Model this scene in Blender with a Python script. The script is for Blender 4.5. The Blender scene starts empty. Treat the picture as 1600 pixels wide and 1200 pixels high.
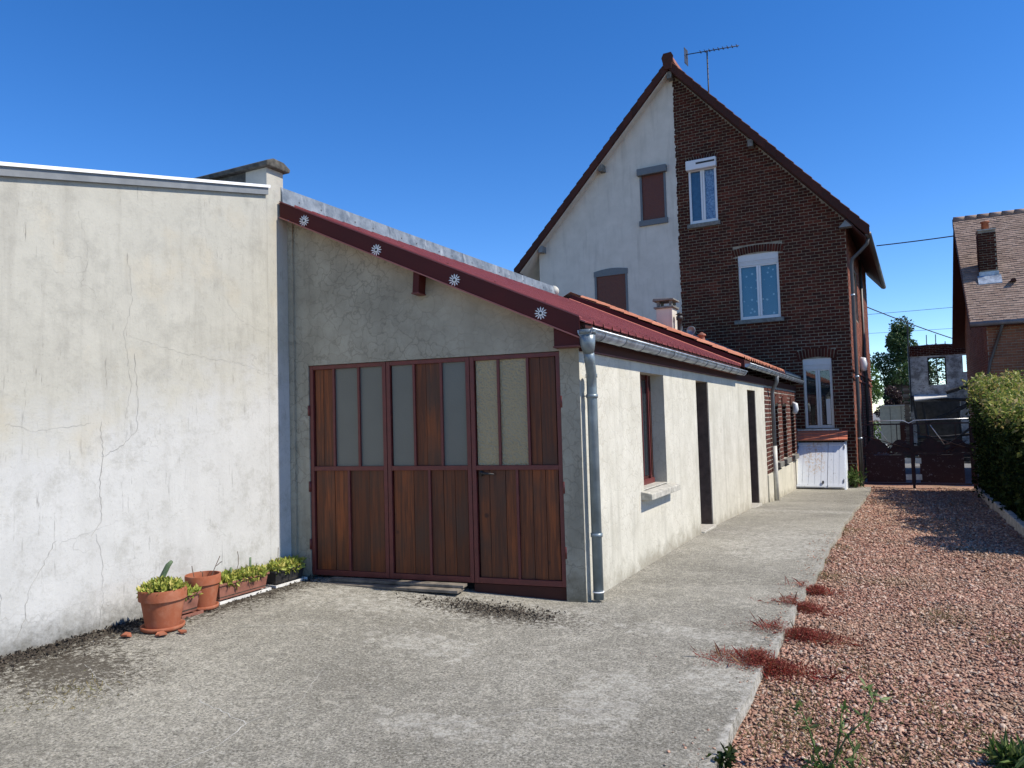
import bpy, math, random
import numpy as np
from mathutils import Vector, Matrix
random.seed(7); rng = np.random.default_rng(7)
scene = bpy.context.scene
COL = scene.collection
PI = math.pi

# ------------------------------------------------------------------ camera, sky, sun, exposure
cam_d = bpy.data.cameras.new('camera'); cam = bpy.data.objects.new('camera', cam_d); COL.objects.link(cam)
cam_d.sensor_fit = 'HORIZONTAL'; cam_d.sensor_width = 36.0; cam_d.lens = 36.0*1150/1600
cam_d.clip_start = 0.05; cam_d.clip_end = 3000
_r = Vector((0.88876495, 0.45750283, -0.02807163)); _u = Vector((0.04707485, -0.03018729, 0.99843512)); _f = Vector((-0.45593949, 0.88869561, 0.04836628))
cam.matrix_world = Matrix(((_r.x, _u.x, -_f.x, 0), (_r.y, _u.y, -_f.y, 0), (_r.z, _u.z, -_f.z, 1.65), (0, 0, 0, 1)))
scene.camera = cam

SUN_EL, SUN_AZ = math.radians(48), math.radians(8.2)        # azimuth from +x towards +y
world = bpy.data.worlds.new('World'); scene.world = world; world.use_nodes = True
nt = world.node_tree; nt.nodes.clear()
sky = nt.nodes.new('ShaderNodeTexSky'); sky.sky_type = 'NISHITA'; sky.sun_disc = False
sky.sun_elevation = SUN_EL; sky.sun_rotation = math.radians(90) - SUN_AZ
sky.altitude = 2200; sky.air_density = 0.95; sky.dust_density = 0.0; sky.ozone_density = 2.0
hs = nt.nodes.new('ShaderNodeHueSaturation'); hs.inputs['Saturation'].default_value = 1.33; hs.inputs['Hue'].default_value = 0.508; hs.inputs['Value'].default_value = 1.28
bg = nt.nodes.new('ShaderNodeBackground'); bg.inputs[1].default_value = 0.135
wo = nt.nodes.new('ShaderNodeOutputWorld')
nt.links.new(sky.outputs[0], hs.inputs['Color']); nt.links.new(hs.outputs[0], bg.inputs[0]); nt.links.new(bg.outputs[0], wo.inputs[0])

sun_d = bpy.data.lights.new('sun', 'SUN'); sun_d.energy = 5.0; sun_d.angle = math.radians(0.53); sun_d.color = (1.0, 0.93, 0.82)
sun = bpy.data.objects.new('sun', sun_d); COL.objects.link(sun)
SD = Vector((math.cos(SUN_EL)*math.cos(SUN_AZ), math.cos(SUN_EL)*math.sin(SUN_AZ), math.sin(SUN_EL)))
sun.rotation_euler = SD.to_track_quat('Z', 'Y').to_euler(); sun.location = SD*40
vs = scene.view_settings
vs.view_transform = 'Standard'; vs.look = 'None'; vs.exposure = 0.32; vs.gamma = 1.0; vs.use_curve_mapping = False

# ------------------------------------------------------------------ node helpers
class Mat:
    def __init__(s, name):
        s.m = bpy.data.materials.new(name); s.m.use_nodes = True
        s.t = s.m.node_tree; s.b = s.t.nodes['Principled BSDF']
        s._tc = None
    def n(s, typ, **kw):
        nd = s.t.nodes.new(typ)
        for k, v in kw.items(): setattr(nd, k, v)
        return nd
    def set(s, sock, v):
        if v is None: return
        if isinstance(v, bpy.types.NodeSocket): s.t.links.new(v, sock)
        elif isinstance(v, (tuple, list)) and len(v) == 3 and sock.type == 'RGBA': sock.default_value = (*v, 1)
        else: sock.default_value = v
    def co(s, scale=None, off=None):
        if s._tc is None: s._tc = s.n('ShaderNodeTexCoord').outputs['Object']
        if scale is None and off is None: return s._tc
        mp = s.n('ShaderNodeMapping'); s.set(mp.inputs['Vector'], s._tc)
        if scale is not None: mp.inputs['Scale'].default_value = scale
        if off is not None: s.set(mp.inputs['Location'], off)
        return mp.outputs[0]
    def xyz(s, v=None):
        x = s.n('ShaderNodeSeparateXYZ'); s.set(x.inputs[0], v or s.co()); return x.outputs
    def noise(s, scale=5, detail=6, rough=.6, v=None, dist=0):
        x = s.n('ShaderNodeTexNoise'); s.set(x.inputs['Vector'], v or s.co())
        x.inputs['Scale'].default_value = scale; x.inputs['Detail'].default_value = detail; x.inputs['Roughness'].default_value = rough; x.inputs['Distortion'].default_value = dist
        return x.outputs['Fac']
    def noisec(s, scale=5, detail=3, v=None):
        x = s.n('ShaderNodeTexNoise'); s.set(x.inputs['Vector'], v or s.co()); x.inputs['Scale'].default_value = scale; x.inputs['Detail'].default_value = detail
        return x.outputs['Color']
    def vor(s, scale=5, feature='F1', v=None, out='Distance'):
        x = s.n('ShaderNodeTexVoronoi', feature=feature); s.set(x.inputs['Vector'], v or s.co()); x.inputs['Scale'].default_value = scale
        return x.outputs[out]
    def ramp(s, fac, *stops):
        x = s.n('ShaderNodeValToRGB'); s.set(x.inputs[0], fac); e = x.color_ramp.elements
        while len(e) < len(stops): e.new(.5)
        for i, (p, c) in enumerate(stops):
            e[i].position = p; e[i].color = (c, c, c, 1) if isinstance(c, (int, float)) else (*c, 1)
        return x.outputs[0]
    def mix(s, fac, a, b, mode='MIX'):
        x = s.n('ShaderNodeMix', data_type='RGBA', blend_type=mode); s.set(x.inputs[0], fac); s.set(x.inputs[6], a); s.set(x.inputs[7], b)
        return x.outputs[2]
    def math(s, op, a, b=None, clamp=False):
        x = s.n('ShaderNodeMath', operation=op, use_clamp=clamp); s.set(x.inputs[0], a)
        if b is not None: s.set(x.inputs[1], b)
        return x.outputs[0]
    def vadd(s, a, b, op='ADD'):
        x = s.n('ShaderNodeVectorMath', operation=op); s.set(x.inputs[0], a); s.set(x.inputs[1], b); return x.outputs[0]
    def warp(s, scale, amt, v=None):
        c = s.vadd(s.noisec(scale, 3, v), (.5, .5, .5), 'SUBTRACT')
        return s.vadd(v or s.co(), s.vadd(c, (amt, amt, amt), 'MULTIPLY'))
    def rnd(s):
        a = s.n('ShaderNodeAttribute', attribute_name='rnd').outputs['Fac']
        o = s.n('ShaderNodeObjectInfo').outputs['Random']
        return s.math('FRACT', s.math('ADD', a, o))
    def orand(s): return s.n('ShaderNodeObjectInfo').outputs['Random']
    def bump(s, h, strength=.3, dist=.01, normal=None):
        x = s.n('ShaderNodeBump'); x.inputs['Strength'].default_value = strength; x.inputs['Distance'].default_value = dist
        s.set(x.inputs['Height'], h); s.set(x.inputs['Normal'], normal) if normal else None
        return x.outputs[0]
    def out(s, color=None, rough=None, normal=None, metal=None, spec=None):
        s.set(s.b.inputs['Base Color'], color); s.set(s.b.inputs['Roughness'], rough); s.set(s.b.inputs['Normal'], normal)
        s.set(s.b.inputs['Metallic'], metal); s.set(s.b.inputs['Specular IOR Level'], spec)
        return s.m
    def ell(s, cx, cy, rx, ry, nz=None, amt=.8):        # soft elliptical patch in x,y with a noisy rim: 1 inside
        o = s.xyz(); a = s.math('DIVIDE', s.math('SUBTRACT', o[0], cx), rx); b = s.math('DIVIDE', s.math('SUBTRACT', o[1], cy), ry)
        d = s.math('SQRT', s.math('ADD', s.math('MULTIPLY', a, a), s.math('MULTIPLY', b, b)))
        if nz is not None: d = s.math('ADD', d, s.math('MULTIPLY', s.math('SUBTRACT', nz, .5), amt*2))
        return s.ramp(d, (.75, 1.0), (1.0, 0.0))

M = {}
def simple(name, col, rough=.6, metal=0, var=.12, nscale=8, bump=.15, bscale=60, spec=.5):
    k = Mat(name)
    n1 = k.noise(nscale, 5); n2 = k.noise(bscale, 4)
    lo = tuple(c*(1-var*1.6) for c in col); hi = tuple(min(1, c*(1+var)) for c in col)
    c = k.mix(k.ramp(n1, (.3, 0.), (.7, 1.)), lo, hi)
    M[name] = k.out(c, k.math('ADD', k.math('MULTIPLY', n1, .15), rough-.08), k.bump(n2, bump, .004), metal, spec)

def m_left_render():
    k = Mat('left_render'); o = k.xyz()
    big = k.noise(1.1, 5); mid = k.noise(3.2, 7, .65); fine = k.noise(45, 5)
    # older upper coat and newer pale coat below, ragged edge
    edge = k.math('ADD', o[2], k.math('MULTIPLY', k.math('SUBTRACT', mid, .5), 1.5))
    edge = k.math('SUBTRACT', edge, k.math('MULTIPLY', k.math('SUBTRACT', o[1], 4.5), .25))
    up = k.ramp(k.math('DIVIDE', edge, 4), (.40, 0.), (.55, 1.))
    cl = k.mix(mid, (.41, .408, .39), (.56, .557, .535))
    cu = k.mix(mid, (.33, .318, .27), (.48, .463, .40))
    c = k.mix(up, cl, cu)
    st = k.noise(1, 7, .65, k.co((7, 7, .75)))
    c = k.mix(k.math('MULTIPLY', k.ramp(st, (.50, 0.), (.75, .45)), k.math('ADD', k.math('MULTIPLY', up, .7), .3)), c, (.24, .225, .19))
    fs = k.noise(1, 4, .7, k.co((30, 30, 3.0)))
    sel = k.ramp(k.noise(2.3, 2), (.50, 0.), (.62, 1.))
    c = k.mix(k.math('MULTIPLY', k.ramp(fs, (.60, 0.), (.72, .8)), sel), c, (.12, .115, .10))
    ochre = k.ramp(k.noise(1.7, 4), (.56, 0.), (.75, .35)); c = k.mix(k.math('MULTIPLY', ochre, up), c, (.46, .38, .25))
    base = k.math('SUBTRACT', k.math('ADD', o[2], k.math('MULTIPLY', k.noise(14, 7, .8), -.5)), 0.0)
    c = k.mix(k.ramp(k.math('ADD', base, .5), (.27, .9), (.56, 0.)), c, (.075, .07, .055))
    sp = k.ramp(k.noise(48, 5, .7), (.60, 0.), (.72, .5)); c = k.mix(sp, c, (.2, .19, .16))
    bl = k.ramp(k.noise(4.5, 9, .8), (.50, 0.), (.68, .55)); c = k.mix(bl, c, (.27, .26, .225))
    cr = k.vor(1.4, 'DISTANCE_TO_EDGE', k.warp(3, .5)); cr2 = k.ramp(cr, (.0, .4), (.004, 0.))
    c = k.mix(k.math('MULTIPLY', cr2, k.ramp(k.noise(1.5, 3), (.5, 0.), (.6, 1.))), c, (.2, .19, .17))
    h = k.math('ADD', k.math('MULTIPLY', fine, .5), k.math('MULTIPLY', k.noise(9, 5), .8))
    M['left_render'] = k.out(c, .9, k.bump(h, .35, .012))
m_left_render()

def m_craze(name, lo, hi, line, scale, lam, dirt):
    k = Mat(name); o = k.xyz()
    mid = k.noise(2.2, 7, .65); w = k.warp(6.5, .26)
    c = k.mix(k.ramp(mid, (.3, 0.), (.7, 1.)), lo, hi)
    cell = k.vor(scale, 'F1', w, 'Color'); c = k.mix(.16, c, k.mix(cell, lo, hi))
    e1 = k.ramp(k.vor(scale, 'DISTANCE_TO_EDGE', w), (.0, 1.), (.06, 0.))
    e2 = k.ramp(k.vor(scale*2.3, 'DISTANCE_TO_EDGE', w), (.0, .7), (.05, 0.))
    sel = k.ramp(k.noise(1.2, 3), (.38, .25), (.6, 1.))
    e = k.math('MULTIPLY', k.math('MAXIMUM', e1, k.math('MULTIPLY', e2, .6)), k.math('MULTIPLY', sel, lam))
    c = k.mix(e, c, line)
    st = k.noise(1, 6, .6, k.co((6, 6, .6))); c = k.mix(k.ramp(st, (.52, 0.), (.75, .45)), c, tuple(v*.62 for v in lo))
    base = k.math('ADD', o[2], k.math('MULTIPLY', k.noise(5, 6, .7), -.7))
    base = k.math('ADD', base, k.math('MULTIPLY', k.math('MAXIMUM', k.math('SUBTRACT', o[1], 10.), 0.), .045))
    c = k.mix(k.ramp(k.math('ADD', base, .5), (.06, dirt), (.30, 0.)), c, (.13, .105, .06))
    h = k.math('ADD', k.math('MULTIPLY', k.noise(40, 5), .5), k.math('SUBTRACT', k.noise(8, 5), k.math('MULTIPLY', e1, .3)))
    M[name] = k.out(c, .9, k.bump(h, .3, .012))
m_craze('gable_render', (.245, .222, .165), (.42, .385, .295), (.16, .14, .10), 7.0, .68, .8)
m_craze('side_render', (.44, .417, .34), (.60, .575, .49), (.36, .33, .26), 6.5, .55, .55)
m_craze('white_render', (.50, .46, .385), (.62, .57, .485), (.54, .50, .43), .7, .0, .2)
m_craze('plinth_render', (.46, .44, .35), (.62, .59, .49), (.35, .32, .25), 4, .3, .6)

def m_concrete():
    k = Mat('concrete'); o = k.xyz()
    big = k.noise(.55, 5, .6); mid = k.noise(2.4, 7, .7); fine = k.noise(60, 7, .85); grit = k.vor(110, 'F1', None, 'Color')
    c = k.mix(k.ramp(big, (.36, 0.), (.64, 1.)), (.30, .285, .24), (.46, .44, .375))
    c = k.mix(k.ramp(mid, (.54, 0.), (.74, .75)), c, (.60, .575, .50))
    c = k.mix(k.ramp(mid, (.24, .65), (.46, 0.)), c, (.19, .172, .132))
    g = k.n('ShaderNodeRGBToBW'); k.set(g.inputs[0], grit)
    c = k.mix(.62, c, k.mix(g.outputs[0], (.02, .02, .018), (.5, .485, .45)), 'OVERLAY')
    c = k.mix(k.ramp(fine, (.40, .9), (.49, 0.)), c, (.055, .052, .043))
    c = k.mix(k.ramp(fine, (.53, 0.), (.66, .8)), c, (.62, .60, .535))
    ed = k.math('SUBTRACT', o[0], k.math('ADD', k.math('MULTIPLY', o[1], .0115), -.886)); c = k.mix(k.math('MULTIPLY', k.ramp(k.math('ADD', ed, .5), (.45, 0.), (.475, .8)), k.math('MULTIPLY', k.ramp(k.noise(9, 7, .75), (.42, .0), (.58, 1.)), k.ramp(k.math('DIVIDE', o[1], 10), (.55, 1.), (.8, .25)))), c, (.58, .555, .49))
    mm = k.noise(13, 6, .75); c = k.mix(k.ramp(mm, (.36, .5), (.5, 0.)), c, (.15, .142, .118)); c = k.mix(k.ramp(mm, (.55, 0.), (.7, .45)), c, (.56, .52, .43))
    brk = k.ramp(k.noise(16, 7, .8), (.42, 0.), (.62, 1.))
    nz = k.noise(9, 6, .75)
    # pale lime bloom
    for (x, y, rx, ry) in [(-1.6, 4.25, .22, .45), (-1.35, 5.75, .6, .16), (-3.2, 4.7, .4, .2), (-4.3, 5.45, .8, .3), (-1.4, 14.9, 1.3, .2), (-2.3, 3.5, .4, .14), (-1.05, 4.9, .2, .25), (-3.2, 5.75, .9, .3), (-1.3, 10.5, .6, 1.2)]:
        c = k.mix(k.math('MULTIPLY', k.math('MULTIPLY', k.ell(x, y, rx*1.2, ry*1.2, nz, 2.4), brk), .55), c, (.56, .54, .475))
    # dark moss and soil patches
    nz2 = k.noise(26, 7, .85)
    for (x, y, rx, ry) in [(-3.15, 5.72, .75, .24), (-5.6, 3.4, .36, 2.3), (-5.45, 5.2, .30, 1.0), (-5.0, 3.1, .5, .4)]:
        c = k.mix(k.math('MULTIPLY', k.ell(x, y, rx, ry, nz2, 4.2), .8), c, (.045, .035, .024))
    wallside = k.math('ADD', o[0], k.math('MULTIPLY', nz, .35))
    far = k.ramp(o[1], (0., 0.), (1., 1.))
    h = k.math('ADD', k.math('MULTIPLY', fine, .9), k.math('MULTIPLY', mid, .5))
    M['concrete'] = k.out(c, .95, k.bump(h, .7, .02), 0, .2)
m_concrete()

def m_gravel(name, strength):
    k = Mat(name); r = k.rnd() if name == 'gravel_stone' else None
    if r is None:
        cell = k.vor(42, 'F1', None, 'Color'); g = k.n('ShaderNodeRGBToBW'); k.set(g.inputs[0], cell); r = g.outputs[0]
    c = k.ramp(r, (.0, (.17, .085, .063)), (.2, (.33, .165, .12)), (.45, (.44, .235, .16)), (.75, (.52, .34, .245)), (.95, (.62, .48, .38)), (1., (.32, .29, .25)))
    c = k.mix(k.math('MULTIPLY', k.noise(30, 4), .3), c, (.16, .10, .075))
    c = k.mix(k.ramp(k.noise(1.1, 6, .7), (.45, 0.), (.72, .6)), c, (.27, .20, .125))
    if name != 'gravel_stone':
        c = k.mix(k.ramp(k.vor(42, 'DISTANCE_TO_EDGE'), (.0, .8), (.12, 0.)), c, (.05, .03, .025))
        c = k.mix(k.ramp(k.noise(1.3, 5), (.58, 0.), (.75, .5)), c, (.13, .11, .05))
    M[name] = k.out(c, .9, k.bump(k.noise(60, 4), .5, .01), 0, .25)
m_gravel('gravel_bed', .6); m_gravel('gravel_stone', .4)

def m_brick(name, cols, dark):
    k = Mat(name); r = k.rnd()
    c = k.ramp(r, *[(i/(len(cols)-1), q) for i, q in enumerate(cols)])
    c = k.mix(k.math('MULTIPLY', k.noise(14, 5, .7), dark), c, tuple(v*.4 for v in cols[0]))
    gp = k.n('ShaderNodeNewGeometry').outputs['Position']; c = k.mix(k.ramp(k.noise(.9, 6, .7, gp), (.40, .55), (.58, 0.)), c, tuple(v*.35 for v in cols[1]))
    M[name] = k.out(c, .88, k.bump(k.noise(50, 4), .4, .006), 0, .2)
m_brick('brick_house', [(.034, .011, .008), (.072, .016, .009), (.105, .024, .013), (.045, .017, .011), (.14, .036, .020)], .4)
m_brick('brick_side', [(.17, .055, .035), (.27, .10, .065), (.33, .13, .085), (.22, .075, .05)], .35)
m_brick('brick_annex', [(.085, .03, .022), (.13, .045, .032), (.17, .06, .042), (.11, .05, .04)], .4)
m_brick('brick_neighbour', [(.20, .075, .04), (.30, .125, .065), (.27, .105, .055), (.22, .095, .055)], .45)
m_brick('brick_ruin', [(.10, .07, .055), (.22, .15, .11), (.36, .31, .26), (.06, .05, .045)], .5)
simple('mortar', (.30, .275, .22), .95, var=.2, nscale=12)
simple('mortar_pale', (.42, .39, .32), .95, var=.2, nscale=12)
simple('mortar_dark', (.27, .235, .17), .95, var=.25, nscale=6)

def m_wood():
    k = Mat('door_wood'); rr = k.orand()
    off = k.n('ShaderNodeCombineXYZ'); k.set(off.inputs[0], k.math('MULTIPLY', rr, 37.)); k.set(off.inputs[2], k.math('MULTIPLY', rr, 13.))
    v = k.vadd(k.co(), off.outputs[0])
    mp = k.n('ShaderNodeMapping'); k.set(mp.inputs[0], v); mp.inputs['Scale'].default_value = (38, 38, 1.6)
    g = k.noise(1, 6, .65, mp.outputs[0], .6); b = k.noise(2.2, 3, .5, v)
    c = k.mix(rr, (.115, .032, .010), (.27, .072, .018))
    c = k.mix(k.ramp(g, (.42, .75), (.6, 0.)), c, (.055, .019, .010))
    c = k.mix(k.ramp(b, (.45, 0.), (.7, .75)), c, (.060, .033, .022))
    sc = k.n('ShaderNodeMapping'); k.set(sc.inputs[0], v); sc.inputs['Scale'].default_value = (45, 45, 2.2); pe = k.ramp(k.noise(1, 3, .5, sc.outputs[0]), (.74, 0.), (.78, .8)); c = k.mix(pe, c, (.30, .19, .11))
    kn = k.ramp(k.vor(3.1, 'F1', v), (.05, .8), (.10, 0.)); c = k.mix(kn, c, (.03, .012, .008))
    M['door_wood'] = k.out(c, .55, k.bump(g, .35, .006), 0, .35)
m_wood()
simple('frame_red', (.125, .024, .020), .5, var=.15, nscale=14, bump=.12)
simple('sheet_red', (.072, .012, .010), .62, spec=.25, var=.12, nscale=3, bump=.05)
simple('roof_red', (.26, .062, .055), .45, var=.14, nscale=4, bump=.08)
simple('lip_red_sunlit', (.40, .13, .10), .45, var=.1)  # paler red, sun catching the sheet edges is painted into the colour
simple('soffit_brown', (.055, .018, .013), .75, spec=.25)
simple('jamb_shade', (.105, .085, .07), .85, var=.2, spec=.2)  # dark tone painting the shade on the far door jambs
simple('petal_white', (.78, .78, .74), .4, var=.05)
simple('zinc', (.42, .47, .51), .45, .55, var=.3, nscale=6, bump=.1, bscale=20)
def m_zincf():
    k = Mat('zinc_flashing'); n1 = k.noise(5, 7, .7); n2 = k.noise(1, 5, .6, k.co((9, 9, 2)))
    c = k.mix(k.ramp(n1, (.36, 0.), (.66, 1.)), (.10, .125, .15), (.25, .285, .315)); c = k.mix(k.ramp(n2, (.58, 0.), (.72, .7)), c, (.42, .45, .47))
    M['zinc_flashing'] = k.out(c, .55, k.bump(n1, .12, .01), .25)
m_zincf()
simple('pipe_grey', (.20, .245, .265), .4, .35, var=.2, nscale=5)
simple('pipe_dark', (.07, .065, .06), .5, .2)
simple('pipe_pale', (.55, .54, .48), .55)
simple('metal_white', (.82, .83, .83), .4, var=.04)
simple('metal_grey', (.17, .18, .185), .5)
simple('coping', (.085, .08, .068), .95, var=.45, nscale=14, bump=.6, bscale=30)
simple('roof_felt', (.10, .10, .10), .9)
simple('pvc_white', (.62, .63, .63), .35, var=.03, bump=.03)
simple('pvc_shade', (.55, .55, .53), .4, var=.04, bump=.03)
simple('shutter_grey', (.115, .125, .13), .5, var=.06)
simple('shutter_brown', (.11, .023, .007), .5, var=.06)
simple('stone_sill', (.17, .165, .145), .9, var=.3, nscale=10, bump=.4)
simple('sill_concrete', (.42, .40, .34), .92, var=.25, nscale=16, bump=.5)
simple('interior', (.012, .012, .014), .9)
simple('old_timber', (.17, .145, .115), .9, var=.4, nscale=9, bump=.4)
simple('char', (.022, .021, .021), .85, var=.5, nscale=6, bump=.5, bscale=25)
simple('gate_red', (.035, .010, .009), .7, var=.4, nscale=9)
simple('gate_steel', (.55, .55, .54), .35, .6)
simple('iron_black', (.018, .017, .017), .6)
simple('asphalt', (.16, .155, .15), .95, var=.2, nscale=3)
simple('soil', (.055, .042, .030), .98, var=.5, nscale=20, bump=.8, bscale=50)
simple('car_white', (.8, .81, .82), .22, var=.02, bump=0)
simple('rubber', (.02, .02, .02), .8)
simple('car_glass', (.02, .025, .03), .06, var=.02, bump=0)
simple('cream_paint', (.52, .50, .38), .7, var=.1)
simple('plastic_black', (.022, .022, .024), .55, var=.2)
simple('plastic_brown', (.24, .10, .07), .6, var=.2, nscale=14)
simple('tray_white', (.66, .65, .61), .6, var=.15)
simple('cactus', (.10, .15, .075), .7, var=.35, nscale=30)
simple('twig', (.10, .07, .05), .9)
simple('bark', (.13, .10, .07), .95, var=.4, nscale=12)
simple('cable', (.02, .02, .025), .7)
simple('crack_dark', (.27, .26, .235), .95, var=.3)
simple('crack_pale', (.44, .43, .39), .95, var=.2)
simple('kerb_stone', (.42, .40, .35), .95, var=.35, nscale=9, bump=.5)
simple('blue_sheet', (.075, .105, .14), .5, .3, var=.25, nscale=2)
simple('ridge_clay', (.28, .10, .06), .8, var=.3, nscale=10)
def m_clay(name, lo, hi, stain, amt, moss=None):
    k = Mat(name); r = k.rnd(); n = k.noise(9, 6, .65)
    c = k.mix(r, lo, hi); c = k.mix(k.ramp(n, (.45, 0.), (.7, amt)), c, stain)
    if moss: c = k.mix(k.ramp(k.noise(25, 4), (.6, 0.), (.7, .8)), c, moss)
    M[name] = k.out(c, .85, k.bump(k.noise(45, 4), .3, .006), 0, .3)
m_clay('terracotta', (.255, .075, .036), (.31, .096, .046), (.40, .19, .12), .55)
m_clay('roof_tile', (.40, .135, .075), (.52, .215, .125), (.22, .10, .07), .6, (.30, .24, .15))
m_clay('verge_clay', (.045, .014, .010), (.075, .022, .013), (.03, .02, .014), .6)
m_clay('plain_tile', (.20, .135, .105), (.31, .225, .18), (.13, .11, .09), .6, (.26, .22, .13))
m_clay('orange_tile', (.58, .165, .09), (.66, .22, .12), (.40, .14, .085), .5)
def m_leaf(name, cols, trans=.3, rough=.5, spec=.3):
    k = Mat(name); r = k.rnd()
    c = k.ramp(r, *[(i/(len(cols)-1), q) for i, q in enumerate(cols)])
    k.out(c, rough, None, 0, spec)
    tr = k.n('ShaderNodeBsdfTranslucent'); k.set(tr.inputs[0], c); ms = k.n('ShaderNodeMixShader'); ms.inputs[0].default_value = trans
    o = k.t.nodes['Material Output']; k.t.links.new(k.b.outputs[0], ms.inputs[1]); k.t.links.new(tr.outputs[0], ms.inputs[2]); k.t.links.new(ms.outputs[0], o.inputs[0])
    M[name] = k.m
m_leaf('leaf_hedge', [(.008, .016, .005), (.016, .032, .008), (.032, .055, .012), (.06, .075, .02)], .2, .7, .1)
m_leaf('leaf_sunlit', [(.09, .15, .025), (.20, .26, .045), (.36, .36, .09), (.46, .34, .15)], .35)  # paler copy of the hedge leaf, sunlight on the top put into its colour
m_leaf('leaf_tree', [(.025, .055, .018), (.05, .09, .028), (.085, .14, .045)], .25)
m_leaf('leaf_light', [(.06, .12, .025), (.09, .16, .035), (.13, .20, .05)], .3)
m_leaf('leaf_purple', [(.035, .018, .022), (.06, .03, .03), (.04, .03, .02)], .2)
m_leaf('leaf_succulent', [(.15, .20, .035), (.27, .32, .055), (.42, .44, .09), (.50, .42, .12)], .25)
m_leaf('leaf_weed', [(.06, .12, .025), (.12, .19, .05), (.16, .20, .07)], .3)
m_leaf('leaf_red', [(.14, .018, .016), (.27, .036, .028), (.36, .065, .045), (.34, .13, .08), (.18, .10, .04)], .3)
m_leaf('leaf_dry', [(.20, .16, .06), (.28, .22, .09), (.16, .17, .06)], .3)

def m_glass(name, tint, rough, fac, rib=0):
    k = Mat(name); t = k.t
    gl = k.n('ShaderNodeBsdfGlossy'); gl.inputs['Roughness'].default_value = rough; gl.inputs['Color'].default_value = (.9, .95, 1, 1)
    tr = k.n('ShaderNodeBsdfTransparent'); tr.inputs[0].default_value = (*tint, 1)
    ms = k.n('ShaderNodeMixShader'); ms.inputs[0].default_value = fac
    t.links.new(tr.outputs[0], ms.inputs[1]); t.links.new(gl.outputs[0], ms.inputs[2]); t.links.new(ms.outputs[0], t.nodes['Material Output'].inputs[0])
    M[name] = k.m
m_glass('window_glass', (.85, .9, .92), .03, .05)
def m_frost(name, col, sc, st):
    k = Mat(name); h = k.vor(sc, 'SMOOTH_F1'); n = k.noise(3, 4)
    c = k.mix(n, tuple(v*.8 for v in col), col)
    M[name] = k.out(c, .22 if st > .3 else .38, k.bump(h, st, .02), 0, .5)
m_frost('frosted_plain', (.135, .14, .12), 60, .06); m_frost('frosted_hammered', (.34, .28, .16), 55, .5)
def m_curtain():
    k = Mat('curtain_dots'); o = k.xyz()
    d = k.vor(5.5, 'F1'); c = k.mix(k.ramp(d, (.13, 1.), (.22, 0.)), (.075, .205, .26), (.42, .55, .58))
    M['curtain_dots'] = k.out(c, .9)
    k = Mat('curtain_lace'); n = k.noise(16, 5, .7); M['curtain_lace'] = k.out(k.mix(k.ramp(n, (.4, 0.), (.6, 1.)), (.13, .17, .26), (.42, .48, .58)), .9)
m_curtain(); simple('blind_blue', (.045, .10, .15), .6, var=.2)
def m_ruin():
    k = Mat('ruin_plaster'); n = k.noise(2.2, 7, .75); n2 = k.noise(1, 6, .75, k.co((7, 7, 14)))
    c = k.mix(k.ramp(n, (.38, 0.), (.6, 1.)), (.16, .155, .15), (.50, .495, .48)); c = k.mix(k.ramp(n2, (.55, 0.), (.60, .85)), c, (.10, .085, .075))
    M['ruin_plaster'] = k.out(c, .95, k.bump(n2, .5, .03))
    k = Mat('hatch_paint'); o = k.xyz(); n = k.noise(7, 6, .7); f = k.noise(1, 5, .7, k.co((26, 26, 1.5)))
    c = k.mix(n, (.66, .70, .74), (.80, .83, .85)); c = k.mix(k.ramp(f, (.60, 0.), (.68, .7)), c, (.30, .28, .22))
    pk = k.ell(-2.05, 23.4, .35, .4, k.noise(8, 5), .8)
    low = k.ramp(o[2], (0., 0.), (1., 1.)); c = k.mix(k.math('MULTIPLY', k.ramp(k.noise(16, 5, .75), (.48, 0.), (.6, .75)), pk), c, (.55, .36, .16))
    M['hatch_paint'] = k.out(c, .55, k.bump(n, .2, .006))
    k = Mat('gate_panel'); n = k.noise(1, 6, .8, k.co((9, 9, 16)))
    M['gate_panel'] = k.out(k.mix(k.ramp(n, (.60, 0.), (.63, .8)), (.035, .010, .009), (.26, .23, .215)), .75)
m_ruin()

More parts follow.
